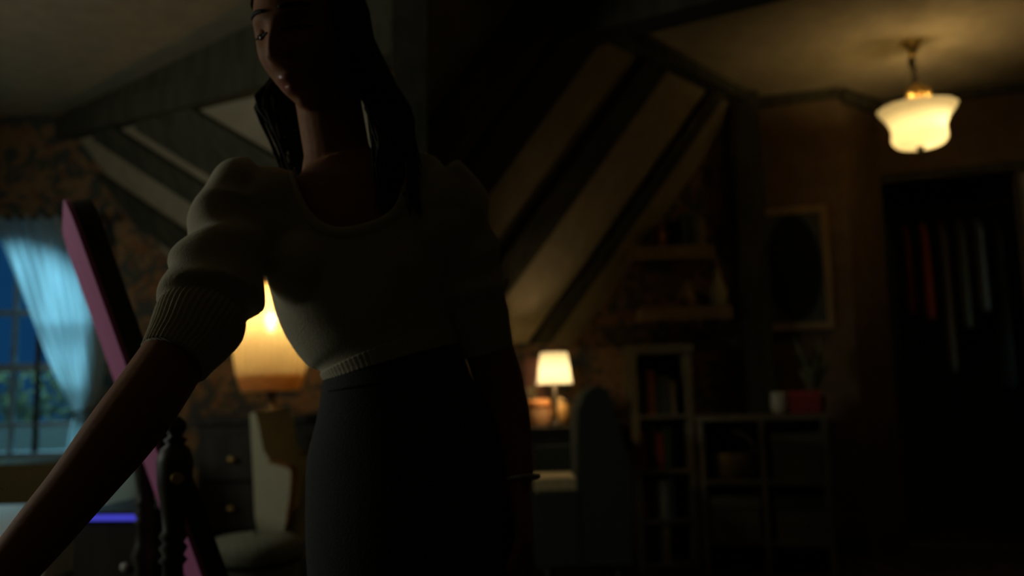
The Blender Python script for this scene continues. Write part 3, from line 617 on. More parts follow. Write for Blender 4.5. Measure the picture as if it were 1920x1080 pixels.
# ------------------------------------------------------------------ closet with hanging clothes
def closet():
    zr = zl-.12; rod = thing('closet_rail', 'dark metal clothes rail inside the closet', 'rail', MCL @ V((s0+s1)/2, .42, zr))
    bmobj('rail', loft([MCL @ V(s0-.28, .42, zr), MCL @ V(s1+.28, .42, zr)], [.014, .014], 10), M['iron'], rod)
    cl = [('dark green coat', (.03, .035, .025), .95, .05), ('wine-red jacket', (.20, .025, .025), .62, .19), ('rust-red scarf-collared shirt', (.40, .07, .03), .66, .335), ('brown dress', (.12, .085, .05), 1.0, .48), ('olive cardigan', (.09, .085, .05), .72, .62), ('grey blouse', (.14, .14, .11), .62, .76), ('black coat', (.02, .022, .018), 1.1, .90)]
    for i, (nm, c, ln, u) in enumerate(cl):
        s = s0+(s1-s0)*u; t = thing('hanging_garment', '%s hanging in the closet' % nm, 'clothing', MCL @ V(s, .42, zr-ln), 'clothes hanging in the closet')
        bm = bmesh.new(); tops = []
        for k_ in range(17):
            v_ = k_/16; z = zr-.09-ln*v_; hw = (.03+.19*min(1, v_*7)**.6) if v_ < .15 else .22+.03*v_; th = .018+.014*v_
            tops.append((z, hw, th))
        rings = []
        for z, hw, th in tops:
            ring = []
            for j in range(28):
                a = 2*PI*j/28; f = 1+.12*math.sin(a*6+i)*min(1, (zr-z)*1.5)
                ring.append(bm.verts.new(MCL @ V(s+th*f*math.cos(a)*1.2, .42+hw*math.sin(a), z)))
            rings.append(ring)
        for a, b in zip(rings, rings[1:]):
            for j in range(28): bm.faces.new((a[j], a[(j+1) % 28], b[(j+1) % 28], b[j]))
        bm.faces.new(rings[0]); bm.faces.new(rings[-1])
        bmobj('garment_body', bm, flat('cloth_'+nm.split()[0], c, .9), t, smooth=True)
        hk = [MCL @ V(s, .42+.0*q, zr-.09+.035*q) for q in (0, 1)]+[MCL @ V(s, .42+.018*math.sin(q), zr-.0+.018*math.cos(q)-.0) for q in (-2.4, -1.5, -.6, .3, 1.2, 2.0)]
        bmobj('hanger_hook', loft(hk, [.003]*len(hk), 6, ref=tuple(dc)), M['iron'], t)
closet()
# pale door leaf standing open at the right of the closet
def leaf():
    p = MCL @ V(s1+.012, -.03, 0); d = V(-.35, -.94, 0).normalized(); d = V(.62, -.78, 0); nn = V(-d.y, d.x, 0)
    ML = Matrix((d, nn, V(0, 0, 1))).transposed().to_4x4(); ML.translation = p
    z1_ = zl-.03
    t = struct(thing('door_1', 'pale panelled closet door standing open', 'door', p)); del t['category']
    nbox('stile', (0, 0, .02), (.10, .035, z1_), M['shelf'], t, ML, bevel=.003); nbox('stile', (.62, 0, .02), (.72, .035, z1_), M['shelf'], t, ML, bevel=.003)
    for z0, z9 in ((.02, .2), (.95, 1.1), (z1_-.12, z1_)): nbox('rail', (.10, 0, z0), (.62, .035, z9), M['shelf'], t, ML, bevel=.003)
    for z0, z9 in ((.2, .95), (1.1, z1_-.12)): nbox('panel', (.10, .01, z0), (.62, .025, z9), M['oak'], t, ML)
    bmobj('handle', lathe([(.012, 0), (.01, .03), (.024, .045), (.02, .06), (.004, .064)], ML @ V(.67, 0, 1.0), 16, M=ML.to_3x3() @ Matrix.Rotation(PI/2, 3, 'X')), M['brass'], t, smooth=True)
leaf()

# ------------------------------------------------------------------ left side: sofa, desk, trunk, chair, ottoman
def fan_cloth():
    """dark cloth printed with ochre palm fans (flat print)"""
    m = mat('palm_print', (.02, .02, .014), .95, spec=.1); nt = m.node_tree; b = nt.nodes['Principled BSDF']
    tc = nt.nodes.new('ShaderNodeTexCoord'); mp = nt.nodes.new('ShaderNodeMapping'); mp.inputs['Scale'].default_value = (2.6, 2.6, 2.6)
    vo = nt.nodes.new('ShaderNodeTexVoronoi'); vo.inputs['Randomness'].default_value = .5; sub = nt.nodes.new('ShaderNodeVectorMath'); sub.operation = 'SUBTRACT'
    sx = nt.nodes.new('ShaderNodeSeparateXYZ'); at = nt.nodes.new('ShaderNodeMath'); at.operation = 'ARCTAN2'; mu = nt.nodes.new('ShaderNodeMath'); mu.operation = 'MULTIPLY'; mu.inputs[1].default_value = 15
    si = nt.nodes.new('ShaderNodeMath'); si.operation = 'SINE'; r = nt.nodes.new('ShaderNodeValToRGB')
    r.color_ramp.elements[0].position = .35; r.color_ramp.elements[0].color = (.016, .018, .012, 1); r.color_ramp.elements[1].position = .75; r.color_ramp.elements[1].color = (.30, .20, .06, 1)
    nt.links.new(tc.outputs['Object'], mp.inputs[0]); nt.links.new(mp.outputs[0], vo.inputs['Vector']); nt.links.new(mp.outputs[0], sub.inputs[0]); nt.links.new(vo.outputs['Position'], sub.inputs[1])
    nt.links.new(sub.outputs[0], sx.inputs[0]); nt.links.new(sx.outputs['X'], at.inputs[0]); nt.links.new(sx.outputs['Z'], at.inputs[1]); nt.links.new(at.outputs[0], mu.inputs[0]); nt.links.new(mu.outputs[0], si.inputs[0]); nt.links.new(si.outputs[0], r.inputs[0]); nt.links.new(r.outputs[0], b.inputs['Base Color'])
    return m
FAN = fan_cloth()
def sofa():
    Y = 3.95; zt = at_y(60, 876, Y).z; x0, x1 = -3.35, at_y(262, 900, Y).x
    t = thing('loveseat', 'dark loveseat with an ochre palm-fan print below the arched window', 'sofa', ((x0+x1)/2, Y, 0))
    xm = at_y(128, 900, Y).x
    nbox('backrest', (x0+.1, Y+.42, .25), (x1-.1, Y+.62, zt), FAN, t, bevel=.05); nbox('seat', (x0+.1, Y-.25, .14), (x1-.1, Y+.45, .40), FAN, t, bevel=.04)
    nbox('seat_back_cushion', (x0+.14, Y+.24, .39), (xm, Y+.44, zt+.0), FAN, t, bevel=.06)
    for a, b in ((x0, x0+.14), (x1-.14, x1)): nbox('armrest', (a, Y-.25, .12), (b, Y+.62, .53), FAN, t, bevel=.05)
    for x in (x0+.07, x1-.07):
        for y in (Y-.18, Y+.55): bmobj('leg', loft([(x, y, 0), (x, y, .14)], [.018, .026], 10), M['dark'], t)
    # pale pillow on the sofa's free end
    c = at_y(226, 906, Y+.1); bm = bmesh.new(); bmesh.ops.create_uvsphere(bm, u_segments=28, v_segments=16, radius=1)
    RT = Matrix.Rotation(-.35, 3, 'X')
    for v in bm.verts:
        x, y, z = v.co; e = lambda q: math.copysign(abs(q)**.55, q)
        v.co = c + RT @ V(e(x)*.155, y*.075, e(z)*.145)
    pl = bmobj('throw_pillow', bm, M['teal'], None, smooth=True); tag(pl, 'pale teal pillow on the free end of the palm-print loveseat', 'pillow')
    lo = min((pl.data.vertices[i].co.z for i in range(len(pl.data.vertices)))); pl.location.z = .395-lo if lo < .395 else 0
sofa()
def white_desk():
    zt = .60; Y = at_z(30, 1016, zt).y; dep = at_z(30, 946, zt).y-Y; x1 = at_z(95, 1010, zt).x; x0 = x1-.8; zb_ = zt-.12
    t = thing('white_table', 'white painted table with a drawer apron beside the dark storage chest', 'table', ((x0+x1)/2, Y, 0)); R_ = Matrix.Identity(4)
    nbox('table_top', (x0-.02, Y-.005, zt-.012), (x1+.02, Y+dep, zt), M['white'], t, bevel=.004)
    nbox('apron', (x0, Y+.012, zb_), (x1, Y+dep-.03, zt-.012), M['white'], t, bevel=.003)
    dr = nbox('drawer', (x0+.3, Y+.002, zb_+.014), (x1-.3, Y+.012, zt-.026), M['white'], t, bevel=.002); bmobj('knob', lathe([(.006, 0), (.006, .012), (.014, .018), (.004, .028)], ((x0+x1)/2, Y+.002, (zb_+zt)/2), 12, M=Matrix.Rotation(PI/2, 3, 'X')), M['brass'], dr, smooth=True)
    for x in (x0+.03, x1-.03):
        for y in (Y+.04, Y+dep-.06): bmobj('leg', loft([(x, y, 0), (x, y, zb_+.01)], [.014, .024], 10), M['white'], t)
white_desk()
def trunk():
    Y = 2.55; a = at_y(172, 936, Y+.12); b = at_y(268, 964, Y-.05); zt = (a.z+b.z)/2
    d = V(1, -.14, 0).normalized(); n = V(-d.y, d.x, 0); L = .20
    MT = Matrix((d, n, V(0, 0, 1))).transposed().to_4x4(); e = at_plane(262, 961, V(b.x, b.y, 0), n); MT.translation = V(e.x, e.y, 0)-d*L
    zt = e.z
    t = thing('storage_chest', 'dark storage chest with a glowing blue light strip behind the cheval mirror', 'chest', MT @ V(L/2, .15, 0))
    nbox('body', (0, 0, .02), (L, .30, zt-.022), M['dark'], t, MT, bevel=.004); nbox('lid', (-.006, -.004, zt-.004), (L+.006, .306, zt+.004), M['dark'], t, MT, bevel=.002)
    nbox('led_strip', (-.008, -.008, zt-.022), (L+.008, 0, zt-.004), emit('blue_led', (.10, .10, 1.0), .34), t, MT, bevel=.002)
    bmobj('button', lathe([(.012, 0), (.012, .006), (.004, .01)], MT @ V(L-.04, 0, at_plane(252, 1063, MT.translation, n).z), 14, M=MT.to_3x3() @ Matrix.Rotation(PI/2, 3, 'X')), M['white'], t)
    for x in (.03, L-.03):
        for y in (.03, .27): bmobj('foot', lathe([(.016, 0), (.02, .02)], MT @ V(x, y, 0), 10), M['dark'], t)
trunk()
def cheval():
    near = at_y(329, 830, 1.78); far = at_y(274, 880, 2.34); zp = at_y(326, 838, 1.78).z
    ax = V(far.x-near.x, far.y-near.y, 0); wid = ax.length; ax.normalize(); nn = V(ax.y, -ax.x, 0)   # nn points to the right and up of the glass
    if nn.x < 0: nn = -nn
    t = thing('cheval_mirror', 'tilted cheval mirror with dark turned posts and a pink back', 'mirror', ((near.x+far.x)/2, (near.y+far.y)/2, 0))
    for p0, s in ((near, 1), (far, 1)):
        zt = zp+(.035)
        pr = [(.034, .02), (.034, .12), (.022, .15), (.030, .18), (.022, .21), (.022, zp-.34), (.032, zp-.31), (.022, zp-.28), (.020, zp-.235), (.028, zp-.225), (.020, zp-.215), (.028, zp-.20), (.020, zp-.19), (.028, zp-.178), (.021, zp-.165), (.026, zp-.12), (.034, zp-.075), (.036, zp-.03), (.030, zp-.005), (.017, zp+.006), (.024, zp+.014), (.013, zp+.022), (.021, zp+.036), (.020, zp+.05), (.008, zp+.062)]
        bmobj('post', lathe(pr, (p0.x, p0.y, 0), 22), M['dark'], t, smooth=True)
        bm = bmesh.new()
        for q in (-1, 1): loft([V(p0.x, p0.y, .08), V(p0.x, p0.y, .07)+nn*q*.13, V(p0.x, p0.y, .022)+nn*q*.26], [.026, .022, .018], 10, bm)
        bmobj('foot', bm, M['dark'], t, smooth=True)
    bmobj('stretcher', loft([V(near.x, near.y, .24), V(far.x, far.y, .24)], [.014, .014], 10), M['dark'], t)
    # glass frame tilted about the axis between the posts
    tilt = math.radians(19.5); up = V(0, 0, math.cos(tilt))-nn*math.sin(tilt); nrm = up.cross(ax).normalized()
    if nrm.x < 0: nrm = -nrm
    ctr = V((near.x+far.x)/2, (near.y+far.y)/2, zp-.06)
    w_ = wid-.10; top = .625; botm = -.56; th = .040
    MF = Matrix((ax, up, nrm)).transposed().to_4x4(); MF.translation = ctr
    def outline(k_, e):   # rounded-top rectangle
        pts = [(-w_/2+e, botm+e), (w_/2-e, botm+e)]; r = .09
        for i in range(9): a = PI/2*i/8; pts.append((w_/2-e-r+r*math.cos(a), top-e-r+r*math.sin(a)))
        for i in range(9): a = PI/2+PI/2*i/8; pts.append((-w_/2+e+r+r*math.cos(a), top-e-r+r*math.sin(a)))
        return [MF @ V(x, y, k_) for x, y in pts]
    bmobj('frame', prism(outline(-th/2+.018, .006), nrm*th), M['dark'], t)
    bmobj('back_panel', prism(outline(-th/2+.008, 0), nrm*.010), M['pink'], t)
    bmobj('mirror_glass', prism(outline(th/2+.018, .045), nrm*.003), M['mirror'], t)
    for p0 in (near, far): bmobj('pivot_knob', loft([V(p0.x, p0.y, zp-.06)-ax*.05, V(p0.x, p0.y, zp-.06)+ax*.05], [.012, .012], 10), M['brass'], t)
cheval()
def wing_chair():
    Y = 3.66; t = thing('wing_chair', 'cream upholstered armchair with a tall back and wooden arm trim', 'armchair', (at_y(520, 900, Y).x, Y+.2, 0)); m = M['linen']
    side_ = [(468, 776), (478, 772), (486, 800), (494, 845), (506, 864), (538, 874), (545, 884), (542, 930), (533, 990), (530, 1022), (488, 1022), (478, 970), (474, 880)]
    for k_, dy in ((0, 0), (1, .52)):
        o = bmobj('side_wing', prism([at_y(x, y, Y)+V(0, dy, 0) for x, y in side_], (0, .06, 0)), m, t, bevel=.008)
        tr = [at_y(x, y, Y)+V(0, dy+.03, 0) for x, y in ((504, 866), (520, 870), (538, 876), (547, 886), (545, 930), (536, 990))]
        bmobj('arm_trim', loft(spline(tr, 20), [(.036, .010)]*21, 10, ref=(0, 1, 0)), flat('walnut_trim', (.30, .13, .045)), o, smooth=True)
    a = at_y(468, 776, Y); b = at_y(488, 1022, Y)
    bmobj('backrest', prism([at_y(x, y, Y)+V(0, .06, 0) for x, y in ((467, 774), (482, 772), (500, 900), (512, 1022), (486, 1022), (474, 900))], (0, .46, 0)), m, t, bevel=.01)
    zs = at_y(540, 985, Y).z; x1 = at_y(640, 980, Y).x
    bmobj('seat', prism([at_y(x, y, Y)+V(0, .061, 0) for x, y in ((512, 1000), (545, 960), (590, 935), (640, 930), (640, 1022), (512, 1022))], (0, .458, 0)), m, t, bevel=.012)
    z0 = at_y(500, 1022, Y).z
    for x in (a.x+.06, x1-.05):
        for y in (Y+.04, Y+.54): bmobj('leg', loft([(x, y, 0), (x, y, z0+.02)], [.014, .024], 10), flat('walnut_leg', (.12, .06, .025)), t)
wing_chair()
def ottoman():
    Y = 3.25; c = at_y(472, 1005, Y); zt = at_y(472, 1003, Y).z; R_ = at_y(562, 1020, Y).x-c.x
    t = thing('ottoman', 'round grey tweed ottoman in front of the cream armchair', 'ottoman', (c.x, Y+.02, 0))
    bmobj('cushion', lathe(spline([(.004, zt), (R_*.6, zt-.004), (R_*.9, zt-.02), (R_, zt-.05), (R_*.985, zt-.09)], 16), (c.x, Y+.02, 0), 48, rfun=lambda a, z: 1+.008*math.cos(a*20)), M['grey'], t, smooth=True)
    bmobj('drum', lathe([(R_*.95, zt-.085), (R_*.96, zt-.10), (R_*.95, .10), (R_*.9, .09)], (c.x, Y+.02, 0), 48), M['grey'], t, smooth=True)
    bmobj('piping', loft([V(c.x+R_*.985*math.cos(a), Y+.02+R_*.985*math.sin(a), zt-.088) for a in [2*PI*i/48 for i in range(49)]], [.008]*49, 8, ref=(0, 0, 1)), M['darkcloth'], t, smooth=True)
    bt = bmobj('button', lathe([(.016, 0), (.012, .008), (.003, .010)], (c.x, Y+.02, zt-.002), 14), M['grey'], t, smooth=True)
    for i in range(4):
        a = PI/4+i*PI/2; bmobj('leg', loft([(c.x+R_*.75*math.cos(a), Y+.02+R_*.75*math.sin(a), 0), (c.x+R_*.7*math.cos(a), Y+.02+R_*.7*math.sin(a), .10)], [.014, .022], 10), M['dark'], t)
ottoman()

# ------------------------------------------------------------------ the woman
def person():
    TW = math.radians(10); S = V(math.cos(TW), -math.sin(TW), 0); F = V(-math.sin(TW), -math.cos(TW), 0)
    W = lambda x, y, d: at_y(x, y, d)
    YT = 1.32
    # ---- head in its own frame: hx = her left, hy = face, hz = up
    yaw, pit, rol = math.radians(21), math.radians(17), math.radians(-2)
    hy = V(-math.sin(yaw)*math.cos(pit), -math.cos(yaw)*math.cos(pit), -math.sin(pit)); hz = (V(0, 0, 1)-hy*hy.z).normalized(); hx = hz.cross(hy).normalized()
    hz, hx = (hz*math.cos(rol)+hx*math.sin(rol)), (hx*math.cos(rol)-hz*math.sin(rol))
    HC = W(582, 66, 1.30); HS = 1.06
    L2W = lambda p: HC + hx*(p[0]*HS) + hy*(p[1]*HS) + hz*(p[2]*HS)
    W2L = lambda q: V((q-HC).dot(hx)/HS, (q-HC).dot(hy)/HS, (q-HC).dot(hz)/HS)
    G = lambda a, s: math.exp(-(a/s)**2)
    def headpt(n):
        x, y, z = n
        low = max(0, -z); fr_ = max(0, y)
        X = x*.074*(1-.30*low**1.6); Y = y*(.090 if y > 0 else .098); Z = z*(.118 if z < 0 else .122)
        if y < 0: Y *= (1-.35*low**1.5)
        else: Y = Y*(1+.10*low)
        if fr_ > .05:
            k_ = min(1, fr_*2.2)
            br = .0235*G(X, .0105+.004*max(0, -Z/.04))*(0 if Z > .02 or Z < -.052 else (math.sin(PI*.5*min(1, (.02-Z)/.055))**1.3 if Z > -.036 else max(0, (Z+.052)/.016)))
            al = .008*(G(X-.013, .008)+G(X+.013, .008))*G(Z+.036, .009)
            ey = -.0115*(G(X-.032, .016)+G(X+.032, .016))*G(Z-.002, .013)
            bw_ = .0045*(G(X-.03, .022)+G(X+.03, .022))*G(Z-.024, .009)
            lp = .0075*G(X, .020)*(G(Z+.0665, .0065)+1.1*G(Z+.0805, .0075)) - .005*G(X, .024)*G(Z+.073, .003)
            cn = .009*G(X, .02)*G(Z+.106, .014); cr = -.004*G(X, .03)*G(Z+.092, .006)
            ck = .006*(G(X-.045, .02)+G(X+.045, .02))*G(Z+.03, .022)
            Y += k_*(br+al+ey+bw_+lp+cn+cr+ck)
        return (X, Y, Z)
    bm = bmesh.new(); NU, NV = 120, 100; rings = []
    for i in range(1, NV):
        ph = PI*i/NV; rings.append([bm.verts.new(L2W(headpt((math.sin(ph)*math.cos(2*PI*j/NU), math.sin(ph)*math.sin(2*PI*j/NU), math.cos(ph))))) for j in range(NU)])
    tp, bt = bm.verts.new(L2W(headpt((0, 0, 1)))), bm.verts.new(L2W(headpt((0, 0, -1))))
    for a, b in zip(rings, rings[1:]):
        for j in range(NU): bm.faces.new((a[j], a[(j+1) % NU], b[(j+1) % NU], b[j]))
    for j in range(NU): bm.faces.new((tp, rings[0][(j+1) % NU], rings[0][j])); bm.faces.new((bt, rings[-1][j], rings[-1][(j+1) % NU]))
    for s in (-1, 1):   # ears
        pts = [L2W((s*(.070+.006*math.sin(a)), -.012-.012*math.cos(a)*.9, .0-.030*math.sin(a)+.004)) for a in [2*PI*i/12 for i in range(13)]]
        loft(pts, [.0055]*13, 8, bm, ref=tuple(hx)); loft([L2W((s*.066, -.012, .02)), L2W((s*.072, -.012, -.02))], [(.006, .012)]*2, 8, bm, ref=tuple(hx))
    # neck
    loft([L2W((0, -.012, -.045)), L2W((0, -.015, -.10)), W(632, 285, 1.335), W(646, 345, 1.335)], [(.052, .055), (.052, .055), (.052, .054), (.075, .06)], 24, bm, ref=tuple(S))
    # torso
    T = [(772, 1075, .138, .095), (768, 960, .142, .098), (755, 860, .132, .092), (742, 760, .114, .086), (735, 680, .098, .078), (716, 620, .112, .084), (692, 560, .128, .090), (676, 490, .136, .092), (662, 420, .138, .084), (652, 370, .134, .070), (643, 335, .105, .058), (634, 305, .058, .050)]
    sec = spline([(*W(x, y, YT), a, b) for x, y, a, b in T], 40)
    loft([s[:3] for s in sec], [(s[3], s[4]) for s in sec], 40, bm, ref=tuple(S))
    # arms: (px, py, depth, r)
    RA = [(492, 368, 1.30, .040), (446, 450, 1.25, .042), (395, 560, 1.19, .043), (328, 668, 1.135, .043), (272, 752, 1.10, .044), (225, 815, 1.075, .043), (152, 908, 1.045, .037), (88, 985, 1.02, .034), (38, 1045, 1.0, .031), (-25, 1118, .98, .0275)]
    LA = [(828, 368, 1.30, .040), (862, 450, 1.305, .040), (892, 560, 1.32, .041), (916, 650, 1.33, .038), (934, 710, 1.33, .037), (950, 780, 1.32, .035), (962, 850, 1.30, .029), (970, 905, 1.29, .025)]
    for arm in (RA, LA):
        s_ = spline([(*W(x, y, d), r) for x, y, d, r in arm], 28); loft([q[:3] for q in s_], [q[3] for q in s_], 20, bm)
    # hands
    def hand(wr, d, pn, thumb, curl, sc=1.0):
        """wrist, direction, palm normal, thumb side sign"""
        d = d.normalized(); pn = (pn-d*pn.dot(d)).normalized(); sd = d.cross(pn)*thumb
        loft([wr-d*.01, wr+d*.025*sc, wr+d*.06*sc, wr+d*.088*sc], [(.026*sc, .019*sc), (.035*sc, .017*sc), (.040*sc, .015*sc), (.038*sc, .012*sc)], 18, bm, ref=tuple(sd))
        for i, (o_, l) in enumerate(((.029, .070), (.010, .080), (-.010, .074), (-.029, .058))):
            b0 = wr+d*(.080-.004*abs(i-1))*sc+sd*o_*sc; c = b0; pts = [b0-d*.02*sc, b0]; a = .15+.05*i; dr = (d+sd*o_*1.6).normalized()
            for sg in (.44, .32, .24):
                a += curl; c = c+(dr*math.cos(a)+pn*math.sin(a))*l*sg*sc; pts.append(c)
            loft(pts, [.0095*sc, .0095*sc, .0088*sc, .008*sc, .0062*sc], 10, bm)
        b0 = wr+d*.03*sc+sd*.03*sc
        loft([wr+d*.01*sc+sd*.012*sc, b0+sd*.010*sc+pn*.006*sc, b0+d*.032*sc+sd*.028*sc+pn*.014*sc, b0+d*.058*sc+sd*.032*sc+pn*.02*sc], [.015*sc, .014*sc, .0105*sc, .008*sc], 10, bm)
    rw = W(-25, 1118, .98); hand(rw, W(-120, 1230, .955)-rw, V(.3, .4, -.8), 1, .28)
    lw = W(970, 905, 1.29); hand(lw, W(984, 1010, 1.275)-lw, V(-1, .1, 0), 1, .12)
    # legs
    hip = W(768, 960, YT)
    feet = []
    for s in (-1, 1):
        h = hip+S*(.082*s)+V(0, 0, -.02); kn = h+S*(.012*s)+V(0, 0, -.37)+F*.02; an = V(h.x, h.y, .09)+S*(.03*s)
        loft([h+V(0, 0, .05), h+V(0, 0, -.1), kn+V(0, 0, .08), kn, kn+V(0, 0, -.14), an], [.066, .066, .052, .050, .048, .036], 20, bm, ref=tuple(S))
        loft([an+V(0, 0, .02), V(an.x, an.y, .045)+F*.04, V(an.x, an.y, .03)+F*.12, V(an.x, an.y, .025)+F*.16], [(.036, .036), (.036, .032), (.038, .02), (.03, .012)], 14, bm, ref=tuple(S)); feet.append(an)
    me = remesh(bm, .0036, 3); me.materials.append(M['skin']); me.materials.append(M['lip'])
    for p in me.polygons:
        q = W2L(p.center); p.use_smooth = True
        if q.y > .06 and abs(q.x) < .024*(1-.2*abs(q.z+.073)/.015) and -.0875 < q.z < -.060 and abs(q.z+.073) < .0145*(1-(q.x/.026)**2)+.001: p.material_index = 1
    body = link('person', me); tag(body, 'woman in a cream knit top leaning and reaching down with one arm', 'person')
    bv = BVHTree.FromPolygons([v.co for v in me.vertices], [p.vertices for p in me.polygons])
    # eyes and brows
    for s in (-1, 1):
        c = L2W((s*.032, .062, .001)); e = bmesh.new(); bmesh.ops.create_uvsphere(e, u_segments=20, v_segments=14, radius=.0128*HS, matrix=Matrix.Translation(c)); eo = bmobj('eye', e, M['eye'], body, smooth=True)
        g = (hy*.9-hz*.3-hx*.25).normalized(); i_ = bmesh.new(); bmesh.ops.create_uvsphere(i_, u_segments=16, v_segments=10, radius=.0062*HS, matrix=Matrix.Translation(c+g*.0085*HS)); bmobj('iris', i_, M['iris'], eo, smooth=True)
        ld = bmesh.new(); bmesh.ops.create_uvsphere(ld, u_segments=24, v_segments=16, radius=.0146*HS, matrix=Matrix.Translation(c)); bmesh.ops.bisect_plane(ld, geom=ld.verts[:]+ld.edges[:]+ld.faces[:], plane_co=c-hz*.0035, plane_no=(-hz+hy*.35).normalized(), clear_outer=True)
        bmobj('eyelid', ld, M['skin'], eo, smooth=True)
        for nm, zc, th, arc in (('eyebrow', .0245, .0032, .006), ('eyelashes', -.0035, .0014, .0035)):
            pts = []
            for k_ in range(9):
                u = k_/8; X = s*(.012+.038*u); Z = zc+arc*math.sin(PI*(.25+.6*u))
                h_ = bv.ray_cast(L2W((X, .2, Z)), -hy); pts.append((h_[0] if h_[0] else L2W((X, .07, Z)))+hy*(.001 if nm == 'eyebrow' else .003))
            bmobj(nm, loft(pts, [th*(.5+math.sin(PI*(.15+.75*k_/8))*.7) for k_ in range(9)], 8), M['hair'], body, smooth=True)
    # ---- hair
    hb = bmesh.new(); cap = []
    def scalp(az, el, k_=1.07):
        n = (math.sin(az)*math.cos(el), math.cos(az)*math.cos(el), math.sin(el)); x, y, z = headpt(n) if n[1] < .2 else (n[0]*.074, n[1]*.090, n[2]*.12); return V(x*k_, y*k_, z*k_+.002)
    rows_ = []
    for i in range(13):
        el = math.radians(90-i*9.5); row = []
        for j in range(49):
            lim = math.radians(180 if el > math.radians(62) else 180-62-(16 if el < math.radians(20) else 0)*1.0)
            az = PI-lim+2*lim*j/48 if False else (PI-lim)+(2*lim)*j/48
            row.append(hb.verts.new(L2W(scalp(az, el, 1.075+.012*math.sin(j*2.1)))))
        rows_.append(row)
    for a, b in zip(rows_, rows_[1:]):
        for j in range(48): hb.faces.new((a[j], a[j+1], b[j+1], b[j]))
    random.seed(3)
    for i in range(340):
        az = math.radians(random.uniform(64, 252)); sgn = math.sin(az)   # >0 her left (picture right)
        pts = []
        for el in (80, 60, 38, 15, -6): pts.append(L2W(scalp(az, math.radians(el), 1.085+random.uniform(0, .045))))
        base = pts[-1]
        if sgn > .1:    # falls before and behind her left shoulder
            front = random.random() < .55
            e = W(random.uniform(700, 792), random.uniform(300, 410), 1.225 if front else 1.42); m_ = W(random.uniform(690, 772), 215, (1.27 if front else 1.38))
            pts += [base.lerp(m_, .55)+V(0, 0, -.004), m_, m_.lerp(e, .5)+hx*random.uniform(-.006, .012), e]
        else:           # drawn behind the neck
            e = W(random.uniform(535, 650), random.uniform(335, 380), random.uniform(1.40, 1.44)); m_ = W(random.uniform(478, 620), 190, random.uniform(1.37, 1.42))
            pts += [base.lerp(m_, .55), m_, m_.lerp(e, .5), e]
        pp = spline(pts, 22); loft(pp, [random.uniform(.0042, .0066)*(1-.88*(k_/22)**2.2) for k_ in range(23)], 7, hb)
    bmobj('hair', hb, M['hair'], body, smooth=True)['label'] = 'long dark hair falling over one shoulder'
    # ---- knit top
    tb = bmesh.new()
    K = [(738, 682, .104, .083), (733, 668, .108, .086), (722, 635, .116, .092), (705, 600, .133, .100), (688, 550, .145, .104), (676, 490, .150, .104), (662, 420, .158, .098), (652, 370, .162, .086), (644, 340, .14, .075), (638, 312, .10, .066)]
    sec = spline([(*W(x, y, YT), a, b) for x, y, a, b in K], 40); loft([s[:3] for s in sec], [(s[3], s[4]) for s in sec], 48, tb, ref=tuple(S))
    for px in (606, 752):
        c = W(px, 510, YT)+F*.036; bmesh.ops.create_uvsphere(tb, u_segments=24, v_segments=16, radius=.070, matrix=Matrix.Translation(c))
    for px, py in ((505, 392), (508, 430), (822, 392), (826, 430)): bmesh.ops.create_uvsphere(tb, u_segments=20, v_segments=14, radius=.066, matrix=Matrix.Translation(W(px, py, 1.293)))
    RS = [(492, 345, 1.295, .046), (462, 362, 1.285, .055), (432, 398, 1.268, .057), (425, 430, 1.25, .052), (420, 475, 1.23, .060), (408, 520, 1.205, .067), (392, 556, 1.19, .069), (386, 588, 1.178, .056)]
    def wr(seed):
        def f(th, t): return 1+.085*math.sin(t*23+1.6*math.sin(th+seed)+seed)*min(1, t*6)*(1 if t < .93 else .2)+.02*math.sin(5*th+9*t)
        return f
    s_ = spline([(*W(x, y, d), r) for x, y, d, r in RS], 44); loft([q[:3] for q in s_], [q[3] for q in s_], 40, tb, rfun=wr(.4))
    LS = [(826, 345, 1.295, .046), (850, 365, 1.295, .048), (862, 420, 1.30, .050), (872, 480, 1.31, .052), (882, 535, 1.318, .056), (890, 572, 1.322, .048)]
    s_ = spline([(*W(x, y, d), r) for x, y, d, r in LS], 40); loft([q[:3] for q in s_], [q[3] for q in s_], 40, tb, rfun=wr(2.0))
    km = remesh(tb, .0045, 4)
    # scoop neckline drawn in the picture, carried onto the chest
    neck = [(548, 300), (548, 335), (560, 375), (582, 412), (612, 432), (645, 437), (690, 428), (728, 412), (752, 388), (762, 345), (758, 300)]
    ncs = spline(neck, 60); cen = W(650, 330, YT)
    def inside(px, py):
        c_ = False; P_ = [(548, 150)]+ncs+[(758, 150)]
        for (x0, y0), (x1, y1) in zip(P_, P_[1:]+P_[:1]):
            if (y0 > py) != (y1 > py) and px < (x1-x0)*(py-y0)/(y1-y0)+x0: c_ = not c_
        return c_
    def proj(q):
        v = CR.transposed() @ (q-CAM); return 960-FPX*v.x/v.z, 540+FPX*v.y/v.z
    b2 = bmesh.new(); b2.from_mesh(km)
    bvk = BVHTree.FromBMesh(b2)
    bandpts = []
    for x, y in ncs:
        d = ray(x, y); h_ = bvk.ray_cast(CAM, d.normalized())
        if h_[0]: bandpts.append(h_[0])
    kill = [v for v in b2.verts if inside(*proj(v.co)) and ((v.co-cen).dot(F) > -.02 or v.co.z > cen.z-.01)]
    bmesh.ops.delete(b2, geom=kill, context='VERTS'); b2.to_mesh(km); b2.free()
    top = link('knit_top', km, M['knit'], body, smooth=True); top['label'] = 'cream knit top with puffed sleeves'
    so = top.modifiers.new('t', 'SOLIDIFY'); so.thickness = .004; so.offset = -1
    bandpts = [tuple(p) for p in bandpts]
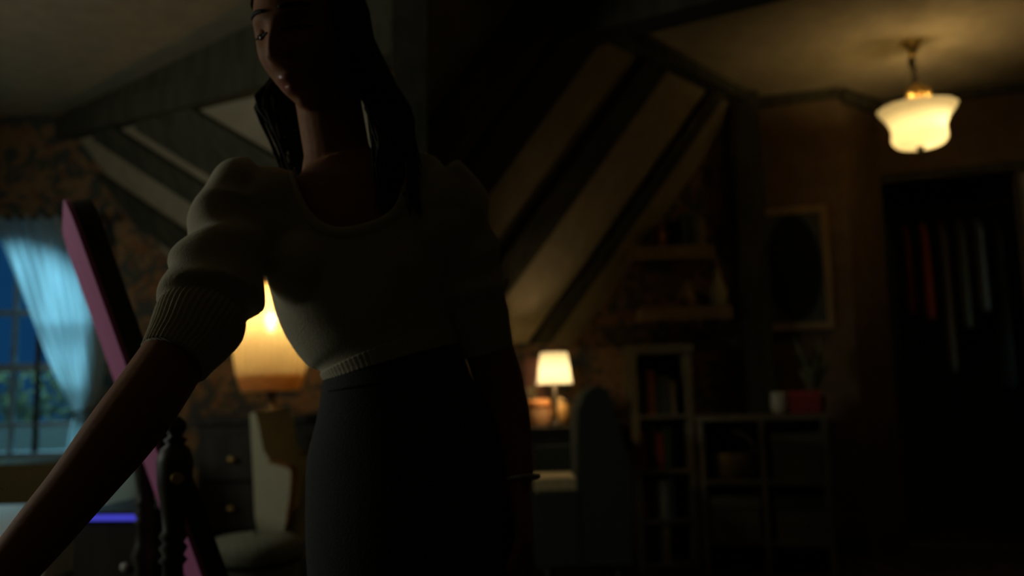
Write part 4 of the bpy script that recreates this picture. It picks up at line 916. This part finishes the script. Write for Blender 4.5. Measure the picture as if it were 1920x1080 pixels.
    bandpts = [V(*(sum(bandpts[min(max(i+o, 0), len(bandpts)-1)][c] for o in range(-3, 4))/7 for c in range(3))) for i in range(len(bandpts))]
    bmobj('neckband', loft(bandpts, [(.0085, .0045)]*len(bandpts), 12, ref=tuple(V(0, 0, 1))), M['knit'], top, smooth=True)
    rib = lambda n: (lambda th, t: 1+.022*math.cos(n*th))
    for pts in ([(390, 580, 1.18, .055), (376, 602, 1.168, .060), (358, 630, 1.152, .055), (340, 656, 1.138, .049), (327, 676, 1.127, .0455)], [(888, 566, 1.321, .048), (896, 600, 1.325, .048), (906, 635, 1.328, .044), (913, 662, 1.33, .0415)]):
        s_ = spline([(*W(x, y, d), r) for x, y, d, r in pts], 16); bmobj('cuff', loft([q[:3] for q in s_], [q[3] for q in s_], 260, rfun=rib(44)), M['knit'], top, smooth=True)
    hp = spline([(*W(x, y, YT), a, b) for x, y, a, b in ((728, 654, .1115, .0895), (733, 668, .1105, .0885), (737, 682, .109, .0875))], 8)
    bmobj('hem_band', loft([q[:3] for q in hp], [(q[3], q[4]) for q in hp], 320, ref=tuple(S), rfun=lambda th, t: 1+.004*math.cos(80*th)), M['knit'], top, smooth=True)
    # ---- trousers
    jb = bmesh.new(); J = [(730, 652, .104, .083), (736, 676, .106, .085), (744, 740, .121, .092), (757, 830, .150, .104), (766, 920, .158, .114), (770, 1000, .160, .116), (773, 1090, .158, .112)]
    sec = spline([(*W(x, y, YT), a, b) for x, y, a, b in J], 24); loft([s[:3] for s in sec], [(s[3], s[4]) for s in sec], 48, jb, ref=tuple(S))
    for s, an in zip((-1, 1), feet):
        h = hip+S*(.082*s)+V(0, 0, -.02); kn = h+S*(.012*s)+V(0, 0, -.37)+F*.02
        loft([h+V(0, 0, .03)-S*(.02*s), h+V(0, 0, -.12)-S*(.008*s), kn+V(0, 0, .08), kn, kn+V(0, 0, -.14), an+V(0, 0, -.03)], [.076, .086, .074, .070, .070, .068], 28, jb, ref=tuple(S))
    tr = link('trousers', remesh(jb, .006, 3), M['denim'], body, smooth=True); tr['label'] = 'dark high-waisted trousers'
    hp = spline([(*W(x, y, YT), a, b) for x, y, a, b in ((736, 676, .1065, .0855), (739, 696, .110, .088), (742, 718, .115, .091))], 8)
    bmobj('waistband', loft([q[:3] for q in hp], [(q[3], q[4]) for q in hp], 48, ref=tuple(S)), M['denim'], tr, smooth=True)
    for an in feet:
        sb = bmesh.new(); f0 = V(an.x, an.y, 0)
        loft([f0-F*.06+V(0, 0, .05), f0-F*.03+V(0, 0, .05), f0+F*.05+V(0, 0, .048), f0+F*.13+V(0, 0, .036), f0+F*.18+V(0, 0, .026)], [(.03, .035), (.042, .046), (.045, .044), (.048, .030), (.03, .016)], 20, sb, ref=tuple(S))
        so_ = bmobj('shoe', sb, M['darkcloth'], body, smooth=True)
        pts = []
        for i in range(24):
            a = 2*PI*i/24; pts.append(f0+F*(.06+.125*math.cos(a))+S*(.045*math.sin(a)))
        bmobj('sole', prism(pts, (0, 0, .02)), M['beam'], so_)
    br = W(970, 898, 1.291); dd = (W(984, 1010, 1.275)-lw).normalized(); a1 = dd.cross(V(0, 1, 0)).normalized(); a2 = dd.cross(a1)
    bmobj('bracelet', loft([br+a1*(.031*math.cos(a))+a2*(.028*math.sin(a)) for a in [2*PI*i/24 for i in range(25)]], [.0035]*25, 8, ref=tuple(dd)), mat('silver', (.6, .62, .6), .3, metal=.9, col2=(.65, .67, .65), scale=40), body, smooth=True)
person()
